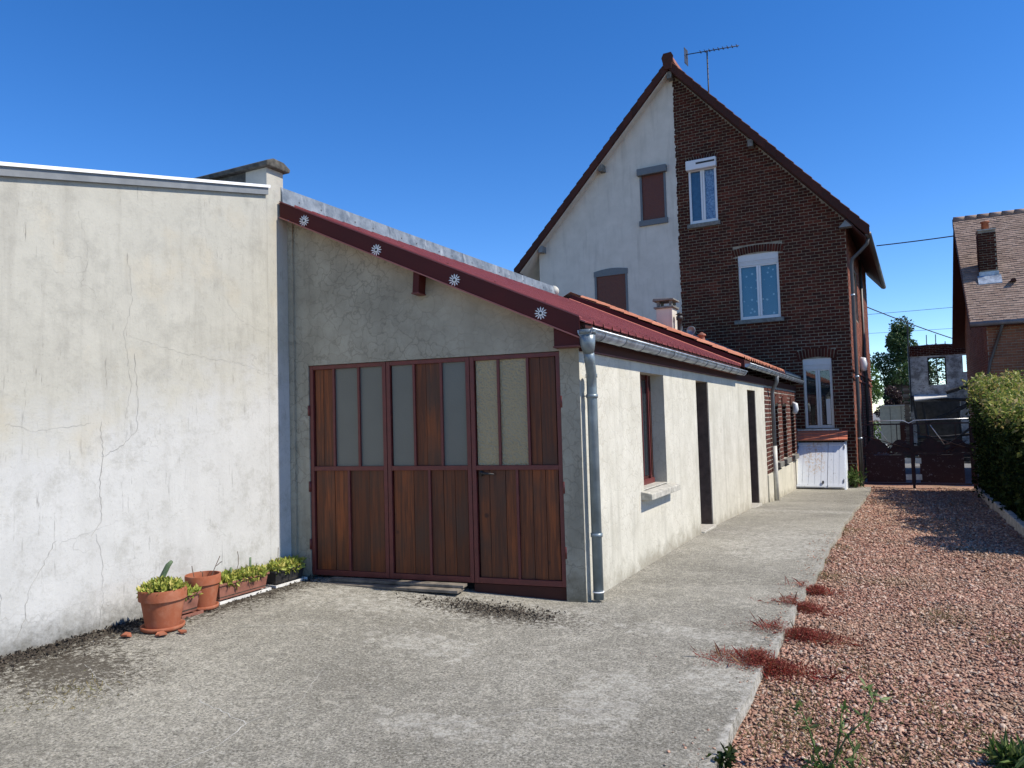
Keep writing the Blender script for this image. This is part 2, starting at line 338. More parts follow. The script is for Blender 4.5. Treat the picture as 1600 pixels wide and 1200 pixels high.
# ------------------------------------------------------------------ mesh helpers
def I4(v): return tuple(float(x) for x in v)
class Fr:                       # local frame: p(a, d, z) -> world; e1 along, e2 depth
    def __init__(s, ox, oy, ax, ay, bx, by): s.o = (ox, oy); s.a = (ax, ay); s.b = (bx, by)
    def p(s, a, d, z): return (s.o[0]+a*s.a[0]+d*s.b[0], s.o[1]+a*s.a[1]+d*s.b[1], z)
    def rz(s): return math.atan2(s.a[1], s.a[0])
W = Fr(0, 0, 1, 0, 0, 1)
class MB:
    def __init__(s, fr=W): s.v = []; s.f = []; s.fr = fr; s.r = []
    def add(s, vs, fs, rnd=None):
        o = len(s.v); s.v += [s.fr.p(*p) for p in vs]; s.f += [tuple(i+o for i in f) for f in fs]
        s.r += [random.random() if rnd is None else rnd]*len(fs); return s
    def box(s, a0, a1, d0, d1, z0, z1):
        return s.add([(a0, d0, z0), (a1, d0, z0), (a1, d1, z0), (a0, d1, z0), (a0, d0, z1), (a1, d0, z1), (a1, d1, z1), (a0, d1, z1)],
                     [(0, 3, 2, 1), (4, 5, 6, 7), (0, 1, 5, 4), (1, 2, 6, 5), (2, 3, 7, 6), (3, 0, 4, 7)])
    def hexa(s, p): return s.add(p, [(0, 3, 2, 1), (4, 5, 6, 7), (0, 1, 5, 4), (1, 2, 6, 5), (2, 3, 7, 6), (3, 0, 4, 7)])
    def prism(s, poly, d0, d1):       # poly in (a,z), extruded in depth
        n = len(poly)
        return s.add([(a, d0, z) for a, z in poly]+[(a, d1, z) for a, z in poly],
                     [tuple(range(n)), tuple(range(2*n-1, n-1, -1))]+[(i, i+n, (i+1) % n+n, (i+1) % n) for i in range(n)])
    def tube(s, path, r, n=10, cap=True):
        P = [Vector(p) for p in path]; R = r if isinstance(r, (list, tuple)) else [r]*len(P)
        vs, fs = [], []; prev = None
        for i, p in enumerate(P):
            t = (P[min(i+1, len(P)-1)]-P[max(i-1, 0)]).normalized()
            ref = prev if prev is not None else (Vector((0, 0, 1)) if abs(t.z) < .9 else Vector((1, 0, 0)))
            x = (ref-t*ref.dot(t)).normalized(); y = t.cross(x); prev = x
            for k in range(n):
                a = 2*PI*k/n; vs.append(tuple(p+(x*math.cos(a)+y*math.sin(a))*R[i]))
        for i in range(len(P)-1):
            for k in range(n): fs.append((i*n+k, i*n+(k+1) % n, (i+1)*n+(k+1) % n, (i+1)*n+k))
        if cap: fs += [tuple(range(n-1, -1, -1)), tuple(range((len(P)-1)*n, len(P)*n))]
        return s.add(vs, fs)
    def lathe(s, cx, cy, prof, n=28):   # prof [(r,z)...]
        vs = [(cx+r*math.cos(2*PI*k/n), cy+r*math.sin(2*PI*k/n), z) for r, z in prof for k in range(n)]
        fs = [(i*n+k, i*n+(k+1) % n, (i+1)*n+(k+1) % n, (i+1)*n+k) for i in range(len(prof)-1) for k in range(n)]
        if prof[0][0] > 1e-4: fs.append(tuple(range(n-1, -1, -1)))
        if prof[-1][0] > 1e-4: fs.append(tuple(range((len(prof)-1)*n, len(prof)*n)))
        return s.add(vs, fs)
    def mesh(s, name):
        me = bpy.data.meshes.new(name); me.from_pydata(s.v, [], s.f); me.update()
        at = me.attributes.new('rnd', 'FLOAT', 'FACE'); at.data.foreach_set('value', np.array(s.r, dtype=np.float32)); return me
    def build(s, name, mat, parent=None, smooth=False, bevel=0, **kw):
        return link(name, s.mesh(name), mat, parent, smooth, bevel, **kw)
def link(name, me, mat, parent=None, smooth=False, bevel=0, loc=None, rz=0, kind=None):
    if mat and not me.materials: me.materials.append(M[mat])
    o = bpy.data.objects.new(name, me); COL.objects.link(o)
    if loc is not None: o.location = loc; o.rotation_euler = (0, 0, rz)
    if parent is not None: setpar(o, parent)
    if smooth:
        for p in me.polygons: p.use_smooth = True
    if bevel:
        b = o.modifiers.new('bevel', 'BEVEL'); b.width = bevel; b.segments = 2; b.limit_method = 'ANGLE'
    if kind: o['kind'] = kind
    return o
def root_loc(o):
    v = Vector((0, 0, 0))
    while o is not None: v += o.location if o.type == 'EMPTY' or o.get('_moved') else Vector((0, 0, 0)); o = o.parent
    return v
def setpar(o, parent):           # meshes are in world coordinates; only things (empties) carry an offset
    o.parent = parent
    top = parent
    while top.parent is not None: top = top.parent
    if parent is top: o.matrix_parent_inverse = Matrix.Translation(-top.location)
    else: o.matrix_parent_inverse = Matrix.Identity(4) if parent.location.length == 0 else (Matrix.Translation(parent.location) @ Matrix.Rotation(parent.rotation_euler.z, 4, 'Z')).inverted()
def thing(name, label, cat, loc, group=None):
    o = bpy.data.objects.new(name, None); COL.objects.link(o); o.location = loc; o.empty_display_size = .2
    return tag(o, label, cat, group)
def tag(o, label, cat, group=None):
    o['label'] = label; o['category'] = cat
    if group: o['group'] = group
    return o
def np_mesh(name, verts, faces_n, n_per, rnd=None):     # verts (N,3), faces regular with n_per verts
    me = bpy.data.meshes.new(name); nv = len(verts); nf = len(faces_n)
    me.vertices.add(nv); me.vertices.foreach_set('co', np.ascontiguousarray(verts, dtype=np.float32).ravel())
    me.loops.add(nf*n_per); me.loops.foreach_set('vertex_index', np.ascontiguousarray(faces_n, dtype=np.int32).ravel())
    me.polygons.add(nf); me.polygons.foreach_set('loop_start', np.arange(0, nf*n_per, n_per, dtype=np.int32))
    me.update(calc_edges=True)
    at = me.attributes.new('rnd', 'FLOAT', 'FACE'); at.data.foreach_set('value', (rng.random(nf) if rnd is None else rnd).astype(np.float32))
    return me
def leaves(name, P, size, aspect=.5, up=None, jitter=1.0, fold=.18):
    """diamond leaves (2 tris folded along the midrib) at points P; up = preferred axis of the leaf"""
    n = len(P); d = rng.normal(size=(n, 3))
    if up is not None: d = d*jitter+np.asarray(up)
    d /= np.linalg.norm(d, axis=1)[:, None]
    q = rng.normal(size=(n, 3)); w = np.cross(d, q); w /= np.linalg.norm(w, axis=1)[:, None]; nn = np.cross(d, w)
    L = (size*(.6+.8*rng.random(n)))[:, None]
    a = P; b = P+d*L*.5+w*L*aspect*.5+nn*L*fold*.5; c = P+d*L; e = P+d*L*.5-w*L*aspect*.5+nn*L*fold*.5
    V = np.stack([a, b, c, e], 1).reshape(-1, 3); i = np.arange(n)*4
    F = np.concatenate([np.stack([i, i+1, i+2], 1), np.stack([i, i+2, i+3], 1)]); r = rng.random(n)
    return np_mesh(name, V, F, 3, np.concatenate([r, r]))
def ribbon(path, w, fr_fn):      # thin strip following a 2-D path; fr_fn(a,z,off)->world
    vs, fs = [], []
    for i, (a, z) in enumerate(path):
        a2, z2 = path[min(i+1, len(path)-1)]; a1, z1 = path[max(i-1, 0)]
        t = Vector((a2-a1, z2-z1)); t = t.normalized() if t.length else Vector((0, 1)); n = Vector((-t.y, t.x))*(w*(.4+.8*random.random())*.5)
        vs += [fr_fn(a+n.x, z+n.y), fr_fn(a-n.x, z-n.y)]
    fs = [(2*i, 2*i+1, 2*i+3, 2*i+2) for i in range(len(path)-1)]
    return vs, fs
def rough_path(pts, step=.05, amp=.014):
    out = []
    for (a, b) in zip(pts[:-1], pts[1:]):
        n = max(2, int(math.hypot(b[0]-a[0], b[1]-a[1])/step))
        out += [(a[0]+(b[0]-a[0])*i/n+random.uniform(-amp, amp), a[1]+(b[1]-a[1])*i/n+random.uniform(-amp, amp)) for i in range(n)]
    return out+[pts[-1]]

def wall(fr, a0, a1, z0, top, openings, t, name, mat, parent, extra=()):
    """wall sheet with thickness t (towards +d) and openings (a0,a1,z0,z1); top(a) is the top height"""
    bs = sorted(set([a0, a1]+[x for o in openings for x in o[:2]]+list(extra))); m = MB(fr)
    for ua, ub in zip(bs[:-1], bs[1:]):
        ops = sorted([o for o in openings if o[0] < ub-1e-6 and o[1] > ua+1e-6], key=lambda o: o[2]); z = z0
        segs = []
        for o in ops:
            if o[2] > z: segs.append((z, z, o[2], o[2]))
            z = o[3]
        segs.append((z, z, top(ua), top(ub)))
        for za, zb, zc, zd in segs:
            m.add([(ua, 0, za), (ub, 0, zb), (ub, 0, zd), (ua, 0, zc)], [(0, 1, 2, 3)]); m.add([(ua, t, za), (ub, t, zb), (ub, t, zd), (ua, t, zc)], [(3, 2, 1, 0)])
        m.add([(ua, 0, top(ua)), (ub, 0, top(ub)), (ub, t, top(ub)), (ua, t, top(ua))], [(0, 1, 2, 3)])
    for o in openings:
        p, q, r, s_ = o
        m.add([(p, 0, r), (p, t, r), (p, t, s_), (p, 0, s_)], [(0, 1, 2, 3)]); m.add([(q, 0, r), (q, t, r), (q, t, s_), (q, 0, s_)], [(3, 2, 1, 0)])
        m.add([(p, 0, s_), (p, t, s_), (q, t, s_), (q, 0, s_)], [(0, 1, 2, 3)]); m.add([(p, 0, r), (p, t, r), (q, t, r), (q, 0, r)], [(3, 2, 1, 0)])
    for a in (a0, a1): m.add([(a, 0, z0), (a, t, z0), (a, t, top(a)), (a, 0, top(a))], [(0, 1, 2, 3)])
    return m.build(name, mat, parent)

def lay_bricks(fr, z0, z1, intervals, parent, mat, ch=.085, bl=.235, j=.012, proud=.012, n_obj=0, key=None, extra=None):
    """bricks proud of a mortar wall at d=0 (towards -d). n_obj whole bricks become objects, the rest one stuff part."""
    full, part = [], []
    z = z0; c = 0
    while z+ch <= z1+1e-6:
        for (a, b) in intervals(z, z+ch-j):
            u = math.floor(a/bl)*bl-(bl*.5 if c % 2 else 0)
            while u < b:
                p, q = max(u, a), min(u+bl-j, b)
                if q-p > .03:
                    (full if q-p > bl-j-1e-4 else part).append((p, q, z, z+ch-j))
                u += bl
        z += ch; c += 1
    if n_obj and key: full.sort(key=key)
    objs, rest = full[:n_obj], full[n_obj:]+part
    m = MB(fr)
    for (p, q, za, zb) in rest:
        e = proud*random.uniform(.55, 1.15); k = random.uniform(-.0025, .0025)
        m.add([(p, -e, za+k), (q, -e, za+k), (q, -e, zb+k), (p, -e, zb+k), (p, .004, za+k), (q, .004, za+k), (q, .004, zb+k), (p, .004, zb+k)],
              [(0, 1, 2, 3), (0, 4, 5, 1), (1, 5, 6, 2), (2, 6, 7, 3), (3, 7, 4, 0)])
    if extra: extra(m)
    m.build('brickwork', mat, parent, kind='stuff')
    if objs:
        vars_ = []
        for i in range(6):
            h = (ch-j)/2; l = (bl-j)/2; e = proud*random.uniform(.6, 1.15); b = .004
            mm = MB(); k = lambda: random.uniform(-.003, .003)
            mm.add([(-l+b, -e, -h+b), (l-b+k(), -e, -h+b), (l-b, -e, h-b+k()), (-l+b+k(), -e, h-b), (-l, .004, -h), (l, .004, -h), (l, .004, h), (-l, .004, h)], [(0, 1, 2, 3), (0, 4, 5, 1), (1, 5, 6, 2), (2, 6, 7, 3), (3, 7, 4, 0)], 0.)
            vars_.append(mm.mesh('brick'))
        for (p, q, za, zb) in objs:
            link('brick', random.choice(vars_), mat, parent, loc=fr.p((p+q)/2, 0, (za+zb)/2), rz=fr.rz())
def subtract(iv, holes):
    out = [iv]
    for (a, b) in holes:
        nx = []
        for (p, q) in out:
            if b <= p or a >= q: nx.append((p, q))
            else:
                if a > p: nx.append((p, a))
                if b < q: nx.append((b, q))
        out = nx
    return out

# ------------------------------------------------------------------ ground
def base_z(y): return float(np.interp(y, [-30, 6.5, 11.3, 15.5, 18.3, 22.9, 60, 400], [0.0, -.04, -.09, -.25, -.42, -.59, -.62, -.65]))
def gz(x, y): return base_z(y)+(.10*min(1, max(0, (-2.8-x)/2.4)) if y < 7 else 0)
def edge_x(y): return -.845+.0115*(y-3.6)+.012*math.sin(y*2.3)+.008*math.sin(y*7.1)
def struct(o): o['kind'] = 'structure'; return o
def sheet(name, xs_fn, ys, nx, zf, mat, skirt=None):
    m = MB(); vs, fs = [], []
    for y in ys:
        x0, x1 = xs_fn(y)
        for i in range(nx+1): x = x0+(x1-x0)*i/nx; vs.append((x, y, zf(x, y)))
    k = nx+1
    fs = [(j*k+i, j*k+i+1, (j+1)*k+i+1, (j+1)*k+i) for j in range(len(ys)-1) for i in range(nx)]
    if skirt:
        o = len(vs)
        for j, y in enumerate(ys): x, _, z = vs[j*k+nx]; vs.append((x+.012, y, z-skirt))
        fs += [(j*k+nx, o+j, o+j+1, (j+1)*k+nx) for j in range(len(ys)-1)]
    m.add(vs, fs); return struct(m.build(name, mat))
sheet('ground', lambda y: (-400, 400), [-60, 6, 12, 16, 18.5, 23, 60, 600], 1, lambda x, y: base_z(y)-.16, 'asphalt')
def ypts(a, b, st): n = int(round((b-a)/st)); return [a+(b-a)*i/n for i in range(n+1)]
sheet('concrete_yard', lambda y: (-6.2, edge_x(y)), ypts(-5, 6.42, .12), 30, lambda x, y: gz(x, y), 'concrete', .13)
sheet('concrete_path', lambda y: (-2.9, edge_x(y)), ypts(6.432, 14.85, .12), 8, lambda x, y: gz(x, y)-.003, 'concrete', .13)
sheet('path_end', lambda y: (-2.9, edge_x(y)), ypts(14.865, 23.9, .15), 8, lambda x, y: gz(x, y)-.002, 'concrete', .13)
sheet('gravel_drive', lambda y: (-1.0, 3.2), ypts(-3, 25.5, .3), 8, lambda x, y: base_z(y)-.065+.012*math.sin(x*3+y*1.7), 'gravel_bed')
sheet('street', lambda y: (-40, 60), [25.5, 29, 33, 42], 4, lambda x, y: base_z(y)-.08, 'asphalt')

def gravel():
    P = []
    for (y0, y1, x1, den, s) in [(2.6, 5.2, 1.3, 4300, .0105), (5.2, 9, 1.75, 3000, .0110), (9, 14, 1.85, 1500, .0135), (14, 24.3, 2.0, 600, .018)]:
        n = int((y1-y0)*(x1+.84)*den); x = rng.uniform(-.86, x1, n); y = rng.uniform(y0, y1, n); sz = s*rng.uniform(.5, 1.25, n)*np.where(rng.random(n) < .12, 1.7, 1)
        P.append(np.stack([x, y, sz], 1))
    P = np.concatenate(P); ex = np.array([edge_x(y) for y in P[:, 1]]); P = P[P[:, 0] > ex+.012+P[:, 2]*.6]; n0 = len(P)
    yy = rng.uniform(3, 12, 420); xx = np.array([edge_x(q) for q in yy])-np.abs(rng.normal(size=420))*.10-.01; P = np.concatenate([P, np.stack([xx, yy, .008*rng.uniform(.4, 1.3, 420)], 1)]); n = len(P)
    z = np.interp(P[:, 1], [-30, 6.5, 11.3, 15.5, 18.3, 22.9, 60], [0.0, -.04, -.09, -.25, -.42, -.59, -.62])-.063+.012*np.sin(P[:, 0]*3+P[:, 1]*1.7)+rng.random(n)*.010
    z[n0:] += .063
    base = np.array([(1, 0, .05), (.3, .95, -.1), (-.85, .5, .1), (-.8, -.6, -.05), (.35, -.95, .1), (.45, .1, .62), (-.4, .05, .7), (-.1, -.1, -.6)])
    F = np.array([(0, 1, 5), (1, 6, 5), (1, 2, 6), (2, 3, 6), (3, 4, 6), (4, 5, 6), (4, 0, 5), (0, 4, 3), (0, 3, 2), (0, 2, 1)])
    a = rng.random(n)*2*PI; ca, sa = np.cos(a), np.sin(a); B = base[None]*(1+.35*rng.normal(size=(n, 8, 3))*.6)
    B[:, :, 0] *= rng.uniform(.8, 1.5, n)[:, None]; B[:, :, 2] *= rng.uniform(.5, 1.0, n)[:, None]
    til = rng.normal(size=(n, 2))*.35
    X = B[:, :, 0]*ca[:, None]-B[:, :, 1]*sa[:, None]; Yv = B[:, :, 0]*sa[:, None]+B[:, :, 1]*ca[:, None]; Z = B[:, :, 2]+X*til[:, :1]+Yv*til[:, 1:]
    V = np.stack([P[:, 0, None]+X*P[:, 2, None], P[:, 1, None]+Yv*P[:, 2, None], z[:, None]+Z*P[:, 2, None]], 2).reshape(-1, 3)
    FF = (F[None]+(np.arange(n)*8)[:, None, None]).reshape(-1, 3)
    o = link('gravel', np_mesh('gravel', V, FF, 3, np.repeat(rng.random(n), len(F))), 'gravel_stone', kind='stuff')
    tag(o, 'loose reddish crushed gravel covering the drive', 'gravel')
gravel()

# ------------------------------------------------------------------ left building
def left_building():
    t = thing('workshop_building', 'tall weathered grey rendered building on the left with parapet corner', 'building', (-5.69, 3, 0))
    top = lambda y: 3.60+.2085*(y-3.015)
    F = Fr(-5.69, 0, 0, 1, -1, 0)      # a = y, d = into building (-x)
    wl = wall(F, -4, 5.60, -.3, lambda y: top(y)-.03, [], .3, 'wall', 'left_render', t, extra=[i*1.0 for i in range(-3, 6)])
    MB(F).box(5.601, 5.835, .0, .3, -.3, 4.36).build('corner_pier', 'left_render', t)
    MB(F).box(5.836, 5.905, .004, .2, -.3, 3.93).build('pilaster', 'left_render', t)
    m = MB(F); m.hexa([(-4, -.035, top(-4)-.075), (5.59, -.035, top(5.59)-.075), (5.59, .3, top(5.59)-.075), (-4, .3, top(-4)-.075), (-4, -.035, top(-4)-.006), (5.59, -.035, top(5.59)-.006), (5.59, .3, top(5.59)-.006), (-4, .3, top(-4)-.006)])
    e = m.build('roof_edge', 'metal_grey', t)
    m = MB(F); m.hexa([(-4, -.055, top(-4)-.005), (5.6, -.055, top(5.6)-.005), (5.6, .35, top(5.6)-.005), (-4, .35, top(-4)-.005), (-4, -.055, top(-4)+.022), (5.6, -.055, top(5.6)+.022), (5.6, .35, top(5.6)+.022), (-4, .35, top(-4)+.022)])
    m.build('roof_trim', 'metal_white', t)
    m = MB(F); m.hexa([(-4, .36, top(-4)-.25), (5.6, .36, top(5.6)-.25), (5.6, 9, top(5.6)-.25), (-4, 9, top(-4)-.25), (-4, .36, top(-4)-.01), (5.6, .36, top(5.6)-.01), (5.6, 9, top(5.6)-.01), (-4, 9, top(-4)-.01)])
    m.build('roof', 'roof_felt', t)
    p = MB(F).box(5.603, 5.833, .301, 9, 2.5, 4.36).build('parapet', 'coping', t)
    m = MB(F); n = 60; random.seed(3)
    m.prism([(5.55, 4.362), (5.88, 4.362), (5.89, 4.405), (5.79, 4.455), (5.65, 4.46), (5.55, 4.415)], -.06, 9)
    m.build('coping', 'coping', p, bevel=.012)
    m = MB()                # plain back of the building
    m.box(-14.7, -6.0, -4, 5.5, -.3, 2.0); m.build('back_wall', 'left_render', t)
    m = MB()
    fn = lambda a, z: (-5.6875, a, z)
    for pts, w in [([(4.02, 3.15), (4.06, 2.75), (3.98, 2.45), (4.05, 2.05), (4.0, 1.75)], .006), ([(4.03, 2.45), (4.6, 2.33), (5.2, 2.28), (5.75, 2.17)], .005),
                   ([(3.78, 1.72), (3.80, 1.45), (3.77, 1.2), (3.79, .95), (3.70, .82)], .011), ([(3.78, 1.44), (3.95, 1.52), (4.10, 1.64), (4.11, 1.95), (4.08, 2.3)], .010),
                   ([(3.74, .84), (3.79, .6), (3.80, .35), (3.77, .1)], .006), ([(3.42, .83), (3.30, .62), (3.22, .48), (3.2, .3), (3.12, .15)], .010),
                   ([(3.44, .80), (3.7, .86), (4.0, .93)], .004), ([(3.05, 1.72), (3.3, 1.66), (3.7, 1.72)], .005), ([(2.99, .62), (3.04, .45), (3.0, .25), (2.95, .05)], .008),
                   ([(5.0, 2.95), (5.25, 2.7), (5.5, 2.62), (5.8, 2.55)], .004), ([(3.6, 3.4), (3.68, 3.1), (3.62, 2.8)], .004), ([(5.82, 3.8), (5.81, 2.6), (5.815, 1.2)], .004)]:
        v, f = ribbon(rough_path(pts, .03, .011), w*.32, fn); m.add(v, f)
    m.build('crack', 'crack_dark', wl, kind='stuff')
left_building()

# ------------------------------------------------------------------ garage
G = Fr(-2.739, 6.326, .99068, .1362, -.1362, .99068)     # a: right along the gable, d: into the building
S = Fr(-2.553, 0, 0, 1, -1, 0)                            # side wall: a = y, d = into the building
def zr(x): return 2.545-.461*(x+2.50)
def fas(s): return 3.856-.4607*(s+2.953)
garage = thing('garage', 'low rendered lean-to garage with red metal roof and wooden doors', 'garage', (-2.553, 6.351, -.04))
def build_garage():
    t = garage
    wall(G, -2.985, .187, -.3, lambda s: fas(s)+.10, [(-2.765, 0.0, -.28, 2.282)], .24, 'gable_wall', 'gable_render', t)
    MB(G).box(-2.984, -2.925, -.03, -.002, -.3, 3.86).build('corner_strip', 'gable_render', t)
    w = (8.21, 9.19, .80, 2.16); d1 = (10.93, 11.74, -.08, 2.155); d2 = (15.30, 16.28, -.26, 2.12)
    MB(S).box(6.352, 6.56, .0, .15, -.8, 2.42).build('corner_pier', 'side_render', t)
    wall(S, 6.561, 17.5, -.8, lambda y: 2.42, [w, d1, d2], .36, 'side_wall', 'side_render', t, extra=[7.3])
    # roof sheet with ribs running down the slope
    m = MB(); ys = []; y = 5.80
    prof = []
    while y < 14.0:
        prof += [(y, 0), (y+.20, 0), (y+.212, .034), (y+.248, .034), (y+.26, 0)]; y += .27
    prof.append((14.02, 0))
    xl, xr = -5.68, -2.42
    def y0(x): return 6.326+(x+2.739)*.1375-.16      # follows the skewed gable
    vs, fs = [], []
    for (yy, h) in prof:
        for x in (xl, xr):
            q = y0(x); yb = q+(yy-5.80)*(14.02-q)/(14.02-5.80); vs.append((x, yb, zr(x)+h+.012))
    fs = [(2*i, 2*i+1, 2*i+3, 2*i+2) for i in range(len(prof)-1)]
    m.add(vs, fs); o = m.build('roof_sheet', 'roof_red', t); so = o.modifiers.new('s', 'SOLIDIFY'); so.thickness = .012
    # screw heads along the sheet ends
    m = MB()
    for (yy, h) in prof[3::5]:
        for x in ((-2.47, -5.5) if yy > 6.2 else (-2.47, -2.9, -3.4, -3.9, -4.4, -4.9, -5.4)): q = y0(x); yb = q+(yy-5.80)*(14.02-q)/(8.22); m.box(x-.011, x+.011, yb-.011, yb+.011, zr(x)+.03, zr(x)+.048)
    m.build('screw', 'soffit_brown', o, kind='stuff')
    # verge fascia on the gable, lower lip, decking below
    m = MB(G); top = lambda s: 4.0-.4535*(s+2.97)+.02
    a, b = -2.975, .245
    m.hexa([(a, -.165, fas(a)), (b, -.165, fas(b)), (b, -.13, fas(b)), (a, -.13, fas(a)), (a, -.165, top(a)), (b, -.165, top(b)), (b, -.13, top(b)), (a, -.13, top(a))])
    fa = m.build('verge_fascia', 'sheet_red', t)
    m = MB(G); m.hexa([(a, -.185, fas(a)-.014), (b, -.185, fas(b)-.014), (b, -.002, fas(b)-.014), (a, -.002, fas(a)-.014), (a, -.185, fas(a)-.002), (b, -.185, fas(b)-.002), (b, -.002, fas(b)-.002), (a, -.002, fas(a)-.002)])
    m.build('drip_lip', 'lip_red_sunlit', fa)
    m = MB(G); m.hexa([(a, -.172, top(a)+.001), (b, -.172, top(b)+.001), (b, -.06, top(b)+.001), (a, -.06, top(a)+.001), (a, -.172, top(a)+.014), (b, -.172, top(b)+.014), (b, -.06, top(b)+.014), (a, -.06, top(a)+.014)])
    m.build('verge_cap', 'roof_red', fa)
    MB(G).prism([(-.005, 2.312), (.235, 2.312), (.235, fas(.235)-.016), (-.005, fas(-.005)-.016)], -.15, -.002).build('eave_box', 'sheet_red', t)
    MB(G).box(-.012, .24, -.165, -.002, 2.298, 2.311).build('eave_box_trim', 'frame_red', t)
    MB(G).prism([(-1.44, 2.93), (-1.375, 2.93), (-1.36, fas(-1.36)-.016), (-1.425, fas(-1.425)-.016)], -.15, -.001).build('purlin_end', 'sheet_red', t)
    MB(G).box(-1.45, -1.365, -.155, -.001, 2.918, 2.929).build('purlin_cap', 'frame_red', t)
    for s, z in [(-2.671, 3.788), (-1.823, 3.391), (-.976, 3.011), (-.118, 2.624)]:
        m = MB(G)
        for k in range(12):
            a0 = 2*PI*k/12; R = .061; r = .019; wd = .10
            pts = [(r*math.cos(a0-wd), r*math.sin(a0-wd)), (.045*math.cos(a0-.13), .045*math.sin(a0-.13)), (R*math.cos(a0), R*math.sin(a0)), (.045*math.cos(a0+.13), .045*math.sin(a0+.13)), (r*math.cos(a0+wd), r*math.sin(a0+wd))]
            m.prism([(s+p*1.02, z+q) for p, q in pts], -.172, -.166)
        fl = m.build('flower_ornament', 'petal_white', t)
        m = MB(G); n = 10; m.prism([(s+.024*math.cos(2*PI*i/n), z+.024*math.sin(2*PI*i/n)) for i in range(n)], -.174, -.1665); m.build('ring', 'petal_white', fl)
        m = MB(G); m.prism([(s+.013*math.cos(2*PI*i/n), z+.013*math.sin(2*PI*i/n)) for i in range(n)], -.178, -.1745); m.build('centre', 'iron_black', fl)
    # boarding under the eave
    MB(S).box(6.36, 17.48, -.03, -.001, 2.27, 2.418).build('eave_board', 'soffit_brown', t)
    MB(S).box(6.36, 17.48, -.036, -.031, 2.27, 2.282).build('eave_bead', 'frame_red', t)
    m = MB(); m.hexa([(-2.9, 6.2, zr(-2.9)-.10), (-2.44, 6.25, zr(-2.44)-.05), (-2.44, 14, zr(-2.44)-.05), (-2.9, 14, zr(-2.9)-.10), (-2.9, 6.2, zr(-2.9)-.012), (-2.44, 6.25, zr(-2.44)-.012), (-2.44, 14, zr(-2.44)-.012), (-2.9, 14, zr(-2.9)-.012)])
    m.build('roof_deck', 'soffit_brown', t)
    # zinc upstand along the top edge, in lengths
    L = [5.80, 6.75, 7.7, 8.62, 9.55, 10.45, 11.35, 12.2, 12.97]
    for i, (ya, yb) in enumerate(zip(L[:-1], L[1:])):
        e = .003*(i % 2); m = MB()
        m.hexa([(-5.76, ya, 3.99), (-5.655-e, ya, 3.99), (-5.655-e, yb+.02, 3.99), (-5.76, yb+.02, 3.99), (-5.78, ya, 4.20+e), (-5.685-e, ya, 4.20+e), (-5.685-e, yb+.02, 4.20+e), (-5.78, yb+.02, 4.20+e)])
        z = m.build('zinc_flashing', 'zinc_flashing', t)
        if i == 0: MB().box(-5.653, -5.64, 5.80, 12.97, 3.975, 3.988).build('zinc_hem', 'zinc', t)
        m = MB()
        for yy in (ya+.25, ya+.6): m.box(-5.672, -5.662, yy, yy+.014, 4.09, 4.104)
        m.build('rivet', 'metal_grey', z, kind='stuff')
    m = MB(); m.tube([(-5.70, 12.985, 4.12), (-5.70, 13.06, 4.12)], [.10, .085], 14); m.build('flashing_end_cap', 'pipe_pale', t, True)
    # gutter, brackets, downpipe
    def gutter(par, x, za, ya, yb, r=.07, cap=True):
        m = MB(); n = 10; vs, fs = [], []
        for yy, zz in ((ya, za), (yb, za-.02)):
            for rr in (r, r-.006):
                for k in range(n+1): a = PI+PI*k/n; vs.append((x+rr*math.cos(a), yy, zz+rr*math.sin(a)))
        N = n+1
        for k in range(n): fs += [(k, k+1, 2*N+k+1, 2*N+k), (N+k+1, N+k, 3*N+k, 3*N+k+1)]
        for k in range(n): fs += [(k, N+k, N+k+1, k+1), (2*N+k, 2*N+k+1, 3*N+k+1, 3*N+k)]
        m.add(vs, fs)
        for yy, zz in ((ya+.004, za), (yb-.004, za-.02)): m.add([(x+r*math.cos(PI+PI*k/n), yy, zz+r*math.sin(PI+PI*k/n)) for k in range(N)], [tuple(range(N))])
        m.tube([(x+r+.004, ya, za+.004), (x+r+.004, yb, za-.016)], .011, 8)
        g = m.build('gutter', 'zinc', par, True)
        y = ya+.35
        while y < yb:
            mm = MB(); zz = za-.02*(y-ya)/(yb-ya); mm.tube([(x+(r+.004)*math.cos(PI+PI*k/8), y, zz+(r+.004)*math.sin(PI+PI*k/8)) for k in range(9)], .006, 5); mm.build('gutter_bracket', 'metal_grey', g); y += .62
        return g
    gutter(t, -2.405, 2.435, 6.14, 14.10)
    # outlet hopper, swan neck, pipe
    px, py = -2.46, 6.46
    m = MB(); m.tube([(-2.405, 6.2, 2.44), (-2.405, 6.2, 2.40)], .082, 14); m.tube([(-2.405, 6.2, 2.40), (-2.405, 6.21, 2.30), (-2.41, 6.24, 2.24)], [.075, .065, .05], 14); m.build('gutter_outlet', 'pipe_grey', t, True)
    m = MB(); pp = [(-2.41, 6.235, 2.25), (-2.412, 6.26, 2.17), (-2.44, 6.36, 2.06), (-2.462, 6.42, 2.0), (-2.466, 6.43, 1.92), (-2.466, 6.43, -.02)]
    m.tube(pp, .048, 16); dp = m.build('downpipe', 'pipe_grey', t, True)
    for z in (2.02, 1.83, .55): MB().tube([(-2.466, 6.43, z), (-2.466, 6.43, z+.035)], .055, 16).build('pipe_collar', 'pipe_grey', dp, True)
    MB().tube([(-2.466, 6.43, .045), (-2.466, 6.43, .055)], .0535, 16).build('pipe_ring', 'metal_white', dp, True)
    MB().box(-2.553, -2.47, 6.42, 6.44, 1.845, 1.855).build('pipe_clip', 'metal_grey', dp)
    # ---- garage door: three steel-framed leaves
    D = .045
